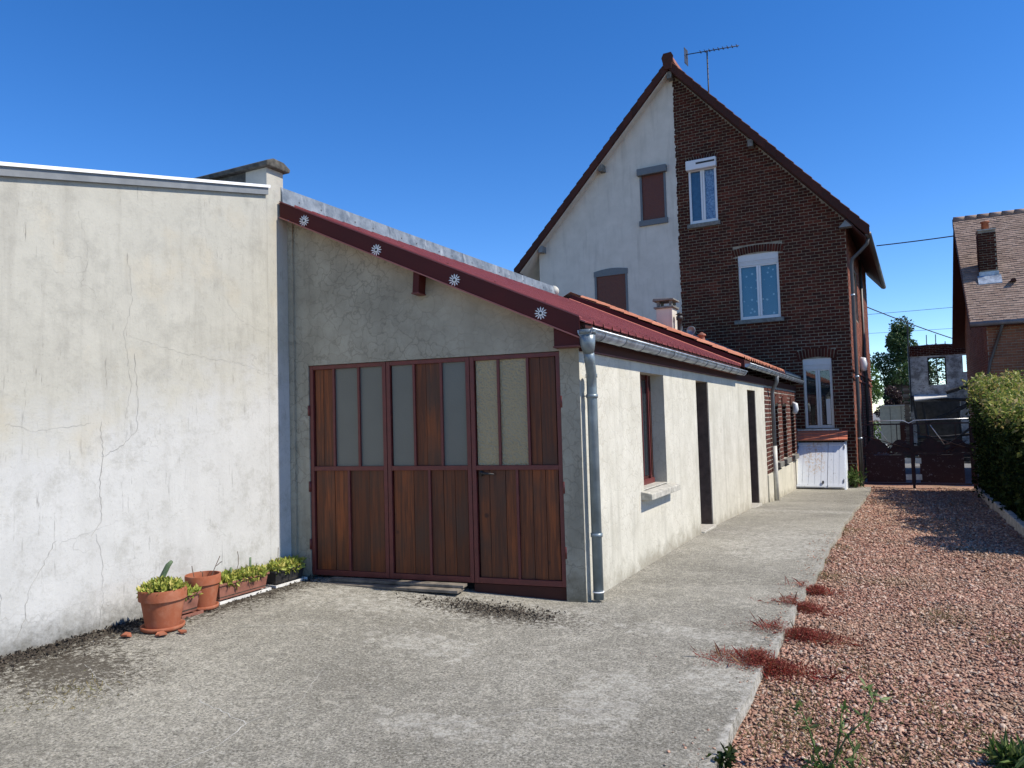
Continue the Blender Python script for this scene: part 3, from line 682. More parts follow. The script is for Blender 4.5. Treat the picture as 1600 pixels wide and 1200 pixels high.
    def leaf(s0, s1, upper, lower, handle=False):
        z0, z1, zm = .085, 2.278, 1.19; b = .042; m = MB(G)
        m.box(s0, s0+b, D-.03, D+.03, z0, z1); m.box(s1-b, s1, D-.03, D+.03, z0, z1)
        m.box(s0+b, s1-b, D-.029, D+.03, z1-b, z1); m.box(s0+b, s1-b, D-.029, D+.03, z0, z0+b+.012); m.box(s0+b, s1-b, D-.029, D+.03, zm-.02, zm+.025)
        iw = s1-s0-2*b; x = s0+b; bars = []
        tot = sum(u[0] for u in upper)
        cells = []
        for i, (wd, kind) in enumerate(upper):
            w_ = iw*wd/tot; cells.append((x, x+w_, kind)); x += w_
            if i < len(upper)-1: m.box(x-.013, x+.013, D-.026, D+.02, zm+.025, z1-b)
        x = s0+b; lc = []
        for i, (wd, nb) in enumerate(lower):
            w_ = iw*wd/sum(l[0] for l in lower); lc.append((x, x+w_, nb)); x += w_
            if i < len(lower)-1: m.box(x-.013, x+.013, D-.026, D+.02, z0+b+.012, zm-.02)
        lf = m.build('door_leaf', 'frame_red', t, bevel=.003)
        def planks(xa, xb, za, zb, nb):
            cuts = [xa]+sorted(xa+(xb-xa)*(i+random.uniform(-.18, .18))/nb for i in range(1, nb))+[xb]
            for ca, cb in zip(cuts[:-1], cuts[1:]):
                e = random.uniform(-.003, .003); mm = MB(G); c0, c1 = (ca+cb)/2, (za+zb)/2
                mm.box(ca+.0018, cb-.0018, D-.004+e, D+.016+e, za+.001, zb-.001); mm.build('plank', 'door_wood', lf, bevel=.002)
        for (xa, xb, kind) in cells:
            if kind[0] == 'w': planks(xa+.012, xb-.012, zm+.025, z1-b, int(kind[1]))
            else: MB(G).box(xa+.012, xb-.012, D-.001, D+.005, zm+.026, z1-b-.001).build('pane', 'frosted_plain' if kind == 'g' else 'frosted_hammered', lf)
        for (xa, xb, nb) in lc: planks(xa+.012, xb-.012, z0+b+.012, zm-.02, nb)
        if handle:
            mm = MB(G); mm.box(s0+.075, s0+.105, D-.035, D-.005, 1.11, 1.16); mm.tube([(s0+.09, D-.045, 1.135), (s0+.14, D-.06, 1.14), (s0+.235, D-.055, 1.132)], [.011, .013, .007], 8); mm.build('handle', 'iron_black', lf, True)
        for z in ((.35, .95, 1.75) if s0 < -2.5 or s1 > -.1 else ()):
            mm = MB(G); sx = s0-.008 if s0 < -2.5 else s1+.008; mm.tube([(sx, D-.036, z), (sx, D-.036, z+.11)], .013, 8); mm.build('hinge', 'frame_red', lf, True)
    leaf(-2.762, -1.850, [(.30, 'w2'), (.36, 'g'), (.34, 'g')], [(.5, 2), (.5, 2)])
    leaf(-1.844, -.925, [(.32, 'g'), (.36, 'w2'), (.32, 'g')], [(.5, 2), (.5, 3)])
    leaf(-.919, -.003, [(.30, 'h'), (.36, 'h'), (.34, 'w2')], [(.5, 3), (.5, 3)], True)
    MB(G).box(-2.77, .0, .14, .16, -.2, 2.35).build('door_backing', 'interior', t)
    MB(G).box(-.93, .0, .03, .06, -.1, .078).build('threshold_board', 'soffit_brown', t)
    # ---- window
    r = .17
    m = MB(S); a0, a1, z0, z1 = w
    m.box(a0, a0+.06, r, r+.06, z0, z1); m.box(a1-.06, a1, r, r+.06, z0, z1); m.box(a0+.06, a1-.06, r, r+.06, z1-.06, z1); m.box(a0+.06, a1-.06, r, r+.06, z0, z0+.10)
    wf = m.build('window', 'soffit_brown', t)
    MB(S).box(a0+.06, a1-.06, r+.03, r+.036, z0+.10, z1-.06).build('pane', 'car_glass', wf)
    MB(S).box(a0+.06, a1-.06, r-.03, r-.002, z0+.005, z0+.075).build('bottom_rail', 'frame_red', wf)
    for y in (8.42, 8.70, 8.98):
        MB(S).box(y-.013, y+.013, r-.03, r-.004, z0+.0755, z1-.001).build('bar', 'frame_red', wf)
    m = MB(S); m.hexa([(8.09, -.13, .70), (9.33, -.13, .70), (9.33, .165, .70), (8.09, .165, .70), (8.09, -.13, .77), (9.33, -.13, .77), (9.33, .0, .795), (8.09, .0, .795)])
    m.box(8.215, 9.185, .0, .168, .78, .812)
    m.build('window_sill', 'sill_concrete', t, bevel=.008)
    for (p, q, z0, z1) in (d1, d2):
        m = MB(S); m.box(p, q, .20, .24, z0, z1); d = m.build('door', 'soffit_brown', t)
        m = MB(S); m.box(p+.04, p+.09, .185, .199, z0+.02, z1-.02); m.box(q-.09, q-.04, .185, .199, z0+.02, z1-.02); m.box(p+.09, q-.09, .185, .199, z1-.10, z1-.02); m.box(p+.09, q-.09, .185, .199, z0+.95, z0+1.03); m.box(p+.09, q-.09, .185, .199, z0+.02, z0+.14)
        m.build('door_rail', 'frame_red', d)
        MB(S).box(q-.03, q-.002, .012, .198, z0+.013, z1-.002).build('jamb_shade_board', 'jamb_shade', d)  # added dark board, stands in for shade on the far jamb
        MB(S).box(p+.004, q-.004, -.05, .199, z0-.15, z0+.012).build('door_step', 'sill_concrete', t, bevel=.01)
    return gutter
gutter = build_garage()

# ------------------------------------------------------------------ tiled annex behind the garage
def annex():
    t = thing('annex', 'brick annex with orange tiled lean-to roof between garage and tall house', 'building', (-2.553, 20, -.5))
    zt = lambda x: zr(x)+.17
    ya, yb, xa, xb = 14.03, 20.0, -5.78, -2.36
    sl = math.atan(.461); cs = math.cos(sl)
    # dark red verge board facing the yard
    m = MB(); f = lambda x, o: zr(x)+o
    m.hexa([(xa, ya-.03, f(xa, .0)), (xb, ya-.03, f(xb, .0)), (xb, ya, f(xb, .0)), (xa, ya, f(xa, .0)), (xa, ya-.03, f(xa, .15)), (xb, ya-.03, f(xb, .15)), (xb, ya, f(xb, .15)), (xa, ya, f(xa, .15))])
    m.build('verge_board', 'sheet_red', t)
    m = MB(); m.hexa([(xa, ya-.10, f(xa, .018)), (xb-.06, ya-.10, f(xb-.06, .018)), (xb-.06, ya-.031, f(xb-.06, .018)), (xa, ya-.031, f(xa, .018)), (xa, ya-.10, f(xa, .045)), (xb-.06, ya-.10, f(xb-.06, .045)), (xb-.06, ya-.031, f(xb-.06, .06)), (xa, ya-.031, f(xa, .06))]); m.build('verge_flashing', 'lip_red_sunlit', t)  # bright strip, its sun highlight painted by the pale red
    m = MB(); m.hexa([(xa, ya+.002, zt(xa)-.16), (xb, ya+.002, zt(xb)-.10), (xb, 23.77, zt(xb)-.10), (xa, 23.77, zt(xa)-.16), (xa, ya+.002, zt(xa)-.02), (xb, ya+.002, zt(xb)-.02), (xb, 23.77, zt(xb)-.02), (xa, 23.77, zt(xa)-.02)])
    rd = m.build('roof_deck', 'soffit_brown', t)
    # individual tiles: interlocking, one barrel each
    tw, tl = .235, .33
    vars_ = []
    for i in range(4):
        n = 7; vs, fs = [], []
        for e in range(2):
            for k in range(n):
                yy = k/(n-1); h = .045*math.sin(PI*min(1, yy/.62)) if yy < .62 else -.006*math.sin(PI*(yy-.62)/.38)
                x = -e*(tl+.05); vs.append((x*cs, yy*(tw+.012), -x*math.sin(sl)*1.0+h+(.026 if e == 0 else 0)+random.uniform(-.003, .003)))
        fs = [(k, k+1, n+k+1, n+k) for k in range(n-1)]
        o = len(vs); vs += [(v[0], v[1], v[2]-.018) for v in vs[:n]]; fs += [(k+1, k, o+k, o+k+1) for k in range(n-1)]
        mm = MB(); mm.add(vs, fs, 0.); vars_.append(mm.mesh('tile'))
    rows = 11; cols = int((yb-ya)/tw)
    for r_ in range(rows):
        for c in range(cols):
            x = xb-r_*tl*cs*.95
            link('tile', random.choice(vars_), 'roof_tile', rd, loc=(x+random.uniform(-.008, .008), ya-.02+c*tw, zt(x)+random.uniform(-.004, .006)), smooth=False)
    m = MB()                                   # rounded ridge run and back slope
    m.add([(xa, ya, zt(xa)+.03), (xa, 23.77, zt(xa)+.03), (xa-3, 23.77, zt(xa)-1.5), (xa-3, ya, zt(xa)-1.5)], [(0, 1, 2, 3)]); m.build('back_slope', 'roof_tile', rd)
    # blue grey sheet roof next to the house
    m = MB(); y = 20.05
    while y < 23.6:
        a, b = y, min(y+.45, 23.76)
        m.hexa([(xa, a, zt(xa)), (xb, a, zt(xb)-.05), (xb, b-.03, zt(xb)-.05), (xa, b-.03, zt(xa)), (xa, a, zt(xa)+.10), (xb, a, zt(xb)+.02), (xb, b-.03, zt(xb)+.02), (xa, b-.03, zt(xa)+.10)])
        m.hexa([(xa, b-.03, zt(xa)), (xb, b-.03, zt(xb)-.05), (xb, b, zt(xb)-.05), (xa, b, zt(xa)), (xa, b-.03, zt(xa)+.135), (xb, b-.03, zt(xb)+.05), (xb, b, zt(xb)+.05), (xa, b, zt(xa)+.135)]); y += .45
    m.build('sheet_roof', 'blue_sheet', t)
    gutter(t, -2.33, 2.56, 14.02, 23.6, .065)
    # brick bays over a rendered plinth
    bays = [(19.10, 19.72, .42, 1.86), (20.45, 21.30, .42, 1.86), (22.25, 23.05, .42, 1.86)]
    wall(S, 17.502, 23.8, -.9, lambda y: 2.42, bays, .25, 'wall', 'mortar_pale', t)
    S2 = Fr(-2.553-.20, 0, 0, 1, -1, 0); MB(S2).box(17.502, 23.8, .052, .08, -.8, 2.42).build('bay_back', 'mortar_dark', t)
    lay_bricks(Fr(-2.806, 0, 0, 1, -1, 0), .25, 2.3, lambda za, zb: [(b[0]-.05, b[1]+.05) for b in bays], t, 'brick_house', ch=.095, bl=.26, j=.016)
    def iv(za, zb): return subtract((17.51, 23.78), [(b[0], b[1]) for b in bays if zb > b[2]-.001 and za < b[3]])
    lay_bricks(S, .25, 2.27, iv, t, 'brick_annex', ch=.10, bl=.26, j=.022, n_obj=120, key=lambda b: b[0])
    for (p, q, z0, z1) in bays:
        lay_bricks(Fr(-2.553, q-.001, -1, 0, 0, 1), z0, z1, lambda za, zb: [(.002, .245)], t, 'brick_house', ch=.10, bl=.24, j=.016)
        MB(S).box(p-.06, q+.06, -.10, .13, z0-.13, z0-.001).build('sill', 'stone_sill', t, bevel=.01)
        m = MB(S); n = 7                      # arched lintel bricks
        for k in range(n):
            a = p-.05+(q-p+.10)*k/n; h = .05*math.sin(PI*(k+.5)/n); m.box(a+.006, a+(q-p+.10)/n-.006, -.035, -.013, z1-.02+h, z1+.17+h)
        m.build('lintel_brick', 'brick_annex', t, kind='stuff')
    m = MB(S); m.box(17.503, 22.2, -.03, -.001, -.9, .235); m.box(22.9, 23.79, -.03, -.001, -.9, .235); m.build('plinth', 'plinth_render', t, bevel=.006)
    m = MB(S); m.box(17.51, 18.6, -.028, -.014, 2.275, 2.418); m.box(18.6, 23.79, -.028, -.014, 2.275, 2.418); m.build('eave_board', 'soffit_brown', t)
    m = MB(); m.tube([(-2.33, 18.05, 2.50), (-2.34, 18.1, 2.36), (-2.46, 18.25, 2.18), (-2.475, 18.28, 2.1), (-2.475, 18.28, .80)], .045, 12); m.build('downpipe', 'metal_grey', t, True)
    m = MB(); m.tube([(-2.475, 18.28, .86), (-2.475, 18.28, -.44)], .053, 12); m.build('downpipe_foot', 'pipe_pale', t, True)
    m = MB(S)
    m.tube([(22.55, -.03, 1.62), (22.55, -.09, 1.64), (22.55, -.12, 1.72), (22.55, -.11, 1.86), (22.55, -.04, 1.92)], [.03, .075, .085, .075, .03], 12); m.build('wall_lamp', 'pvc_white', t, True)
    # things on the roof
    c = MB(); c.box(-5.22, -4.80, 18.35, 18.80, 3.4, 4.37); ch = c.build('chimney', 'white_render', t, bevel=.01)
    m = MB(); m.box(-5.27, -4.75, 18.30, 18.85, 4.371, 4.42); m.build('chimney_slab', 'stone_sill', ch, bevel=.01)
    m = MB()
    for x in (-5.20, -4.88):
        for y in (18.36, 18.72): m.box(x, x+.07, y, y+.07, 4.421, 4.56)
    m.build('cap_leg', 'stone_sill', ch, kind='stuff')
    MB().prism([(-5.29, 4.561), (-4.73, 4.561), (-4.75, 4.605), (-5.27, 4.63)], 18.28, 18.87).build('chimney_cap', 'stone_sill', ch, bevel=.01)
    m = MB(); m.lathe(-4.66, 18.5, [(.10, 3.55), (.085, 3.74), (.06, 3.78), (.058, 4.05), (.085, 4.06), (.085, 4.15), (.06, 4.16), (.06, 4.19), (.10, 4.20), (.02, 4.25)], 16); m.build('flue_pipe', 'iron_black', t, True)
    m = MB(); m.lathe(-4.12, 18.5, [(.11, 3.36), (.09, 3.5), (.075, 3.52), (.07, 3.6), (.11, 3.61), (.10, 3.64), (.02, 3.70)], 16); m.build('roof_vent', 'ridge_clay', t, True)
    m = MB(); vs = [(0, 0, 0)]; R = .11
    for ring in (1, 2, 3):
        for k in range(18): a = 2*PI*k/18; rr = R*ring/3; vs.append((rr*math.cos(a), -.06+.06*(ring/3)**2*-1+.06, rr*math.sin(a)))
    fs = [(0, 1+k, 1+(k+1) % 18) for k in range(18)]
    for q in range(2): fs += [(1+q*18+k, 1+(q+1)*18+k, 1+(q+1)*18+(k+1) % 18, 1+q*18+(k+1) % 18) for k in range(18)]
    m.add([(x-4.42, y+18.7, z+3.78) for x, y, z in vs], fs); m.tube([(-4.42, 18.72, 3.45), (-4.42, 18.72, 3.78)], .02, 8)
    o = m.build('dish_antenna', 'pipe_grey', t, True); o.modifiers.new('s', 'SOLIDIFY').thickness = .01
annex()

# ------------------------------------------------------------------ tall house
H = Fr(-2.553, 23.823, .99952, -.03097, .03097, .99952)
RIDGE, UL, UR, UJ = -3.43, -8.55, 1.60, -3.42
RL = lambda u: 13.22-(RIDGE-u)*1.045 if u < RIDGE else 13.22-(u-RIDGE)*1.13       # roof top line above the wall
house = thing('brick_house', 'tall gabled house, half white render and half dark red brick', 'house', H.p(-3.4, 4, -.6))
def house_build():
    t = house; LEN = 9.3
    top = lambda u: RL(u)-.215
    wb = [(-3.0, -2.09, 7.85, 9.90), (-1.54, -.315, 4.58, 6.63), (.24, 1.05, 1.13, 3.23)]
    ww = [(-4.66, -3.76, 8.16, 9.93), (-6.42, -5.22, 4.6, 6.70)]
    wall(H, UL, UJ, -.9, top, ww, .3, 'gable_render', 'white_render', t, extra=[RIDGE])
    wall(H, UJ+.001, UR, -.9, top, wb, .3, 'gable_wall', 'mortar_dark', t)
    arch = [(-3.1, -1.99, 9.90, 10.06), (-1.68, -.18, 6.63, 6.86), (.10, 1.19, 3.23, 3.50)]
    def iv(za, zb):
        hi = RIDGE+(13.22-.235-zb)/1.13
        if hi < UJ+.05: return []
        holes = [(o[0], o[1]) for o in wb+arch if zb > o[2]+.004 and za < o[3]-.004]
        return subtract((UJ+.004, min(UR-.001, hi)), holes)
    def arches(m):
        for (p, q, z0, z1), rise in zip(arch, (.03, .09, .10)):
            n = int((q-p)/.078); zc = z0
            for k in range(n):
                f0, f1 = k/n, (k+1)/n; a0, a1 = p+(q-p)*f0+.006, p+(q-p)*f1-.006; h0 = rise*math.sin(PI*(f0+f1)/2)-rise*.5; sk = ((f0+f1)/2-.5)*.10
                m.add([(a0-sk*.0, -.014, z0+h0), (a1, -.014, z0+h0), (a1+sk, -.014, z1+h0*.9), (a0+sk, -.014, z1+h0*.9), (a0, .003, z0+h0), (a1, .003, z0+h0), (a1+sk, .003, z1+h0*.9), (a0+sk, .003, z1+h0*.9)], [(0, 1, 2, 3), (0, 4, 5, 1), (1, 5, 6, 2), (2, 6, 7, 3), (3, 7, 4, 0)])
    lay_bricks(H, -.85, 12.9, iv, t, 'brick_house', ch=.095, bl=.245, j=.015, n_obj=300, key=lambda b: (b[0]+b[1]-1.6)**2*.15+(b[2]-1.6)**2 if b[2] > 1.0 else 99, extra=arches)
    m = MB(H); z = 3.0
    while z < 12.9:
        h = random.uniform(.03, .12); m.box(UJ+.001, UJ+.012+random.random()**2*.04, -.013, -.0, z, z+h); z += h
    m.build('render_edge', 'white_render', t, kind='stuff')
    # side wall to the drive (faces +x)
    HS = Fr(*H.p(UR, 0, 0)[:2], .03097, .99952, -.99952, .03097)
    ys0 = 7.2
    swin = (2.6, 3.7, 4.6, 6.2)
    wall(HS, .001, LEN, -.9, lambda a: 7.36, [swin], .3, 'side_wall', 'mortar', t)
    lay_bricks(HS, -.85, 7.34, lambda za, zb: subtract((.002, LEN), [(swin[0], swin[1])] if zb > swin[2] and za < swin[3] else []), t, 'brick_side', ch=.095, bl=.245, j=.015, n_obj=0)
    for z in (2.55, 2.78): MB(HS).box(.0, LEN, -.05, -.013, z, z+.06).build('string_course', 'brick_side', t)
    MB(HS).box(2.61, 3.69, .1, .14, 4.6, 6.2).build('side_shutter', 'shutter_brown', t)
    m = MB(H); m.box(UL, UR-.32, LEN-.3, LEN, -.9, 6.6); m.box(UL, UL+.3, .31, LEN-.31, -.9, 7.2); m.build('back_wall', 'white_render', t)
    # roof slabs
    ov = -.32; RE = LEN+.9
    for nm, u0, u1 in (('roof', -9.36, RIDGE), ('roof', RIDGE, 2.20)):
        m = MB(H); z = lambda u: RL(u)
        uu = [u0, u1] if u1 == RIDGE else [u0, u1]
        if u1 == RIDGE: m.hexa([(u0, ov, z(u0)-.20), (RIDGE, ov, 13.22-.20), (RIDGE, RE, 13.22-.20), (u0, RE, z(u0)-.20), (u0, ov, z(u0)+.10), (RIDGE, ov, 13.32), (RIDGE, RE, 13.32), (u0, RE, z(u0)+.10)])
        else: m.hexa([(RIDGE, ov, 13.22-.20), (u1, ov, z(u1)-.20), (u1, RE, z(u1)-.20), (RIDGE, RE, 13.22-.20), (RIDGE, ov, 13.32), (u1, ov, z(u1)+.10), (u1, RE, z(u1)+.10), (RIDGE, RE, 13.32)])
        m.build(nm, 'verge_clay', t)
    # soffit boards under the verge
    m = MB(H); m.hexa([(-9.2, ov+.02, RL(-9.2)-.235), (RIDGE-.05, ov+.02, RL(RIDGE-.05)-.235), (RIDGE-.05, -.002, RL(RIDGE-.05)-.235), (-9.2, -.002, RL(-9.2)-.235), (-9.2, ov+.02, RL(-9.2)-.205), (RIDGE-.05, ov+.02, RL(RIDGE-.05)-.205), (RIDGE-.05, -.002, RL(RIDGE-.05)-.205), (-9.2, -.002, RL(-9.2)-.205)])
    m.build('verge_soffit', 'white_render', t)
    m = MB(H); m.hexa([(-9.34, -.001, RL(-9.34)-.235), (UL-.001, -.001, RL(UL)-.235), (UL-.001, 10, RL(UL)-.235), (-9.34, 10, RL(-9.34)-.235), (-9.34, -.001, RL(-9.34)-.205), (UL-.001, -.001, RL(UL)-.205), (UL-.001, 10, RL(UL)-.205), (-9.34, 10, RL(-9.34)-.205)]); m.build('eave_soffit', 'white_render', t)
    # verge tiles, one by one
    for side in (-1, 1):
        L = 5.93 if side < 0 else 5.63; n = 23
        for k in range(n):
            f0 = L*k/n; f1 = L*(k+1)/n+.06; u0 = RIDGE+side*f0; u1 = RIDGE+side*f1; e = .02
            z0, z1 = RL(u0)+.105, RL(u1)+.105+.045
            m = MB(H); d0, d1 = ov-.045-random.uniform(0, .012), ov+.20
            P = lambda u, d, z: (u, d, z)
            m.hexa([(u0, d0, z0-.30), (u1, d0, z1-.30), (u1, ov-.002, z1-.30), (u0, ov-.002, z0-.30), (u0, d0, z0+.01), (u1, d0, z1+.01), (u1, ov-.002, z1+.01), (u0, ov-.002, z0+.01)])
            m.hexa([(u0, d0, z0+.011), (u1, d0, z1+.011), (u1, d1, z1+.011), (u0, d1, z0+.011), (u0, d0+.02, z0+.035), (u1, d0+.02, z1+.035), (u1, d1, z1+.035), (u0, d1, z0+.035)])
            m.build('verge_tile', 'verge_clay', t)
    m = MB(H)
    for k in range(22):
        y = ov+k*.46; m.prism([(RIDGE-.19, 13.24), (RIDGE-.15, 13.43+.01*(k % 2)), (RIDGE-.06, 13.52), (RIDGE+.06, 13.52), (RIDGE+.15, 13.43), (RIDGE+.19, 13.24)], y, y+.45)
    m.build('ridge_tile', 'ridge_clay', t)
    MB(H).prism([(RIDGE-.2, 13.42), (RIDGE-.13, 13.56), (RIDGE+.13, 13.56), (RIDGE+.2, 13.42), (RIDGE+.11, 13.02), (RIDGE-.11, 13.02)], ov-.09, ov-.062).build('ridge_end', 'verge_clay', t)
    # purlin ends
    for u in (-5.95, -8.35, -.95, RIDGE): 
        z = RL(u)-.24; m = MB(H); w_ = .08
        m.prism([(u-w_, z-.22), (u+w_, z-.22), (u+w_, z-.0), (u-w_, z)], ov+.03, -.001); m.build('purlin_end', 'stone_sill' if u > -8 else 'metal_grey', t)
    # right eave: soffit, gutter, downpipe
    zl = RL(2.2)-.1
    m = MB(H); m.hexa([(UR+.002, ov, 7.26), (2.16, ov, zl-.16), (2.16, RE, zl-.16), (UR+.002, RE, 7.26), (UR+.002, ov, 7.30), (2.16, ov, zl-.12), (2.16, RE, zl-.12), (UR+.002, RE, 7.30)]); m.build('eave_soffit', 'soffit_brown', t)
    MB(H).prism([(1.45, 7.02), (1.85, 7.02), (1.66, 7.24)], ov+.02, -.02).build('eave_bracket', 'metal_grey', t)
    m = MB(H); m.tube([(2.22, ov, zl-.05), (2.22, RE, zl-.07)], .085, 12); m.build('gutter', 'pipe_dark', t, True)
    m = MB(H); m.tube([(2.2, -.12, zl-.08), (2.17, -.12, zl-.28), (1.95, -.09, zl-.50), (1.76, -.06, zl-.66), (1.72, -.05, zl-.85), (1.72, -.05, 3.0), (1.72, -.05, 1.0), (1.72, -.05, -.55)], .05, 10); dp = m.build('downpipe', 'pipe_dark', t, True)
    for z in (5.0, 2.6, .8): MB(H).tube([(1.72, -.05, z), (1.72, -.05, z+.05)], .062, 10).build('pipe_collar', 'zinc', dp, True)
    m = MB(HS); m.tube([(3.2, -.03, 2.95), (3.2, -.10, 3.0), (3.2, -.12, 3.15), (3.2, -.09, 3.32), (3.2, -.03, 3.36)], [.05, .12, .13, .12, .05], 12); m.build('wall_lamp', 'pvc_white', t, True)
    m = MB(HS); m.tube([(3.2, -.025, 3.0), (3.25, -.025, 2.0), (3.2, -.025, -.4)], .02, 6); m.tube([(5.2, -.05, 7), (5.2, -.05, -.5)], .05, 8); m.build('conduit', 'pipe_dark', t, True)
    # windows
    def window(p, q, z0, z1, d, box, panes, frame='pvc_white', boxproud=False):
        b = .07; zt = z1-box; m = MB(H)
        m.box(p, p+b, d, d+.07, z0, zt); m.box(q-b, q, d, d+.07, z0, zt); m.box(p+b, q-b, d, d+.07, zt-b*.6, zt); m.box(p+b, q-b, d, d+.07, z0, z0+b*1.3)
        c = (p+q)/2; m.box(c-.065, c-.004, d-.012, d+.07, z0+b*1.3, zt-b*.6); m.box(c+.004, c+.065, d-.010, d+.07, z0+b*1.3, zt-b*.6)
        w = m.build('window', frame, t, bevel=.005)
        for (xa, xb), mat in zip(((p+b, c-.065), (c+.065, q-b)), panes):
            MB(H).box(xa, xb, d+.03, d+.036, z0+b*1.3, zt-b*.6).build('pane', 'window_glass', w)
            MB(H).box(xa-.02, xb+.02, d+.09, d+.10, z0+.02, zt).build('curtain', mat, w)
        return w
    w = window(-2.995, -2.095, 7.86, 9.62, -.0, 0, ('blind_blue', 'curtain_lace'))
    m = MB(H); m.prism([(-3.04, 9.60), (-2.06, 9.60), (-2.06, 9.915), (-3.04, 9.915)], -.17, .07); bx = m.build('shutter_box', 'pvc_white', w, bevel=.02)
    MB(H).box(-2.70, -2.10, -.176, -.1705, 9.755, 9.815).build('slot', 'iron_black', bx)
    w = window(-1.535, -.32, 4.585, 6.28, .05, 0, ('curtain_dots', 'curtain_dots'))
    m = MB(H)
    for k in range(3): m.box(-1.535, -.32, .03+.004*(k % 2), .07, 6.281+k*.045, 6.281+(k+1)*.045-.003)
    m.box(-1.535, -.32, .02, .07, 6.416, 6.63); m.build('roller_shutter', 'pvc_shade', w)
    w = window(.245, 1.045, 1.135, 2.90, .05, 0, ('interior', 'interior'), 'pvc_shade')
    m = MB(H)
    for k in range(3): m.box(.245, 1.045, .03+.004*(k % 2), .07, 2.901+k*.045, 2.901+(k+1)*.045-.003)
    m.box(.245, 1.045, .02, .07, 3.036, 3.23); m.build('roller_shutter', 'pvc_shade', w)
    MB(H).box(.84, .96, .075, .085, 1.25, 2.0).build('curtain', 'pvc_shade', w)
    for (p, q, z) in ((-3.08, -2.02, 7.84), (-1.70, -.22, 4.57)):
        MB(H).box(p, q, -.10, .06, z-.13, z).build('window_sill', 'stone_sill', t, bevel=.01)
    # shutters on the render half
    for (p, q, z0, z1), proud in zip(ww, (True, False)):
        m = MB(H); b = .07
        m.box(p-.001, p+b, -.02, .08, z0, z1); m.box(q-b, q, -.02, .08, z0, z1); w = m.build('window_frame', 'shutter_grey', t)
        if proud:
            MB(H).box(p-.06, q+.06, -.14, .10, z1-.18, z1+.06).build('shutter_box', 'shutter_grey', w, bevel=.02)
            MB(H).box(p-.05, q+.03, -.07, .08, z0-.12, z0+.06).build('sill', 'shutter_grey', w)
        else:
            pts = [(p-.02, z1-.18), (q+.02, z1-.18)]+[(q+.02-(q-p+.04)*k/8, z1-.0+.07*math.sin(PI*k/8)) for k in range(9)]
            MB(H).prism(pts, -.025, .05).build('lintel_band', 'shutter_grey', w)
        m = MB(H); zz = z0+.06
        while zz < z1-.05: m.box(p+b, q-b, .02, .045, zz, min(zz+.043, z1)); zz += .046
        m.build('shutter_slat', 'shutter_brown', w)
    m = MB(H); m.lathe(0, 0, [(.13, 0)]) if False else None
    m = MB(H); m.tube([(-3.02, 2.2, 12.0), (-3.02, 2.2, 13.12)], [.16, .13], 14); m.build('chimney_pot', 'ridge_clay', t, True)
house_build()

def antenna():
    t = thing('tv_antenna', 'thin dark television antenna above the house ridge', 'antenna', H.p(-2.83, 2.6, 12))
    m = MB(H); m.tube([(-2.83, 2.6, 11.6), (-2.83, 2.6, 14.78)], .025, 8); m.build('mast', 'iron_black', t, True)
    m = MB(H); m.tube([(-3.59, 2.6, 14.83), (-1.71, 2.6, 14.65)], .018, 6); b = m.build('boom', 'iron_black', t, True)
    for k in range(9):
        u = -3.06+k*.16; z = 14.83-(u+3.59)*.096; m = MB(H); m.tube([(u, 2.45-.0, z), (u, 2.75, z+.02)], .010, 5); m.tube([(u, 2.6, z-.05), (u, 2.6, z+.05)], .010, 5); m.build('element', 'iron_black', b)
    m = MB(H)
    for k in range(5): m.tube([(-3.61+.008*k, 2.45+.075*k, 14.45), (-3.61+.008*k, 2.45+.075*k, 15.05)], .012, 5)
    for z in (14.48, 14.75, 15.0): m.tube([(-3.61, 2.42, z), (-3.58, 2.78, z)], .012, 5)
    m.build('reflector', 'iron_black', b)
antenna()

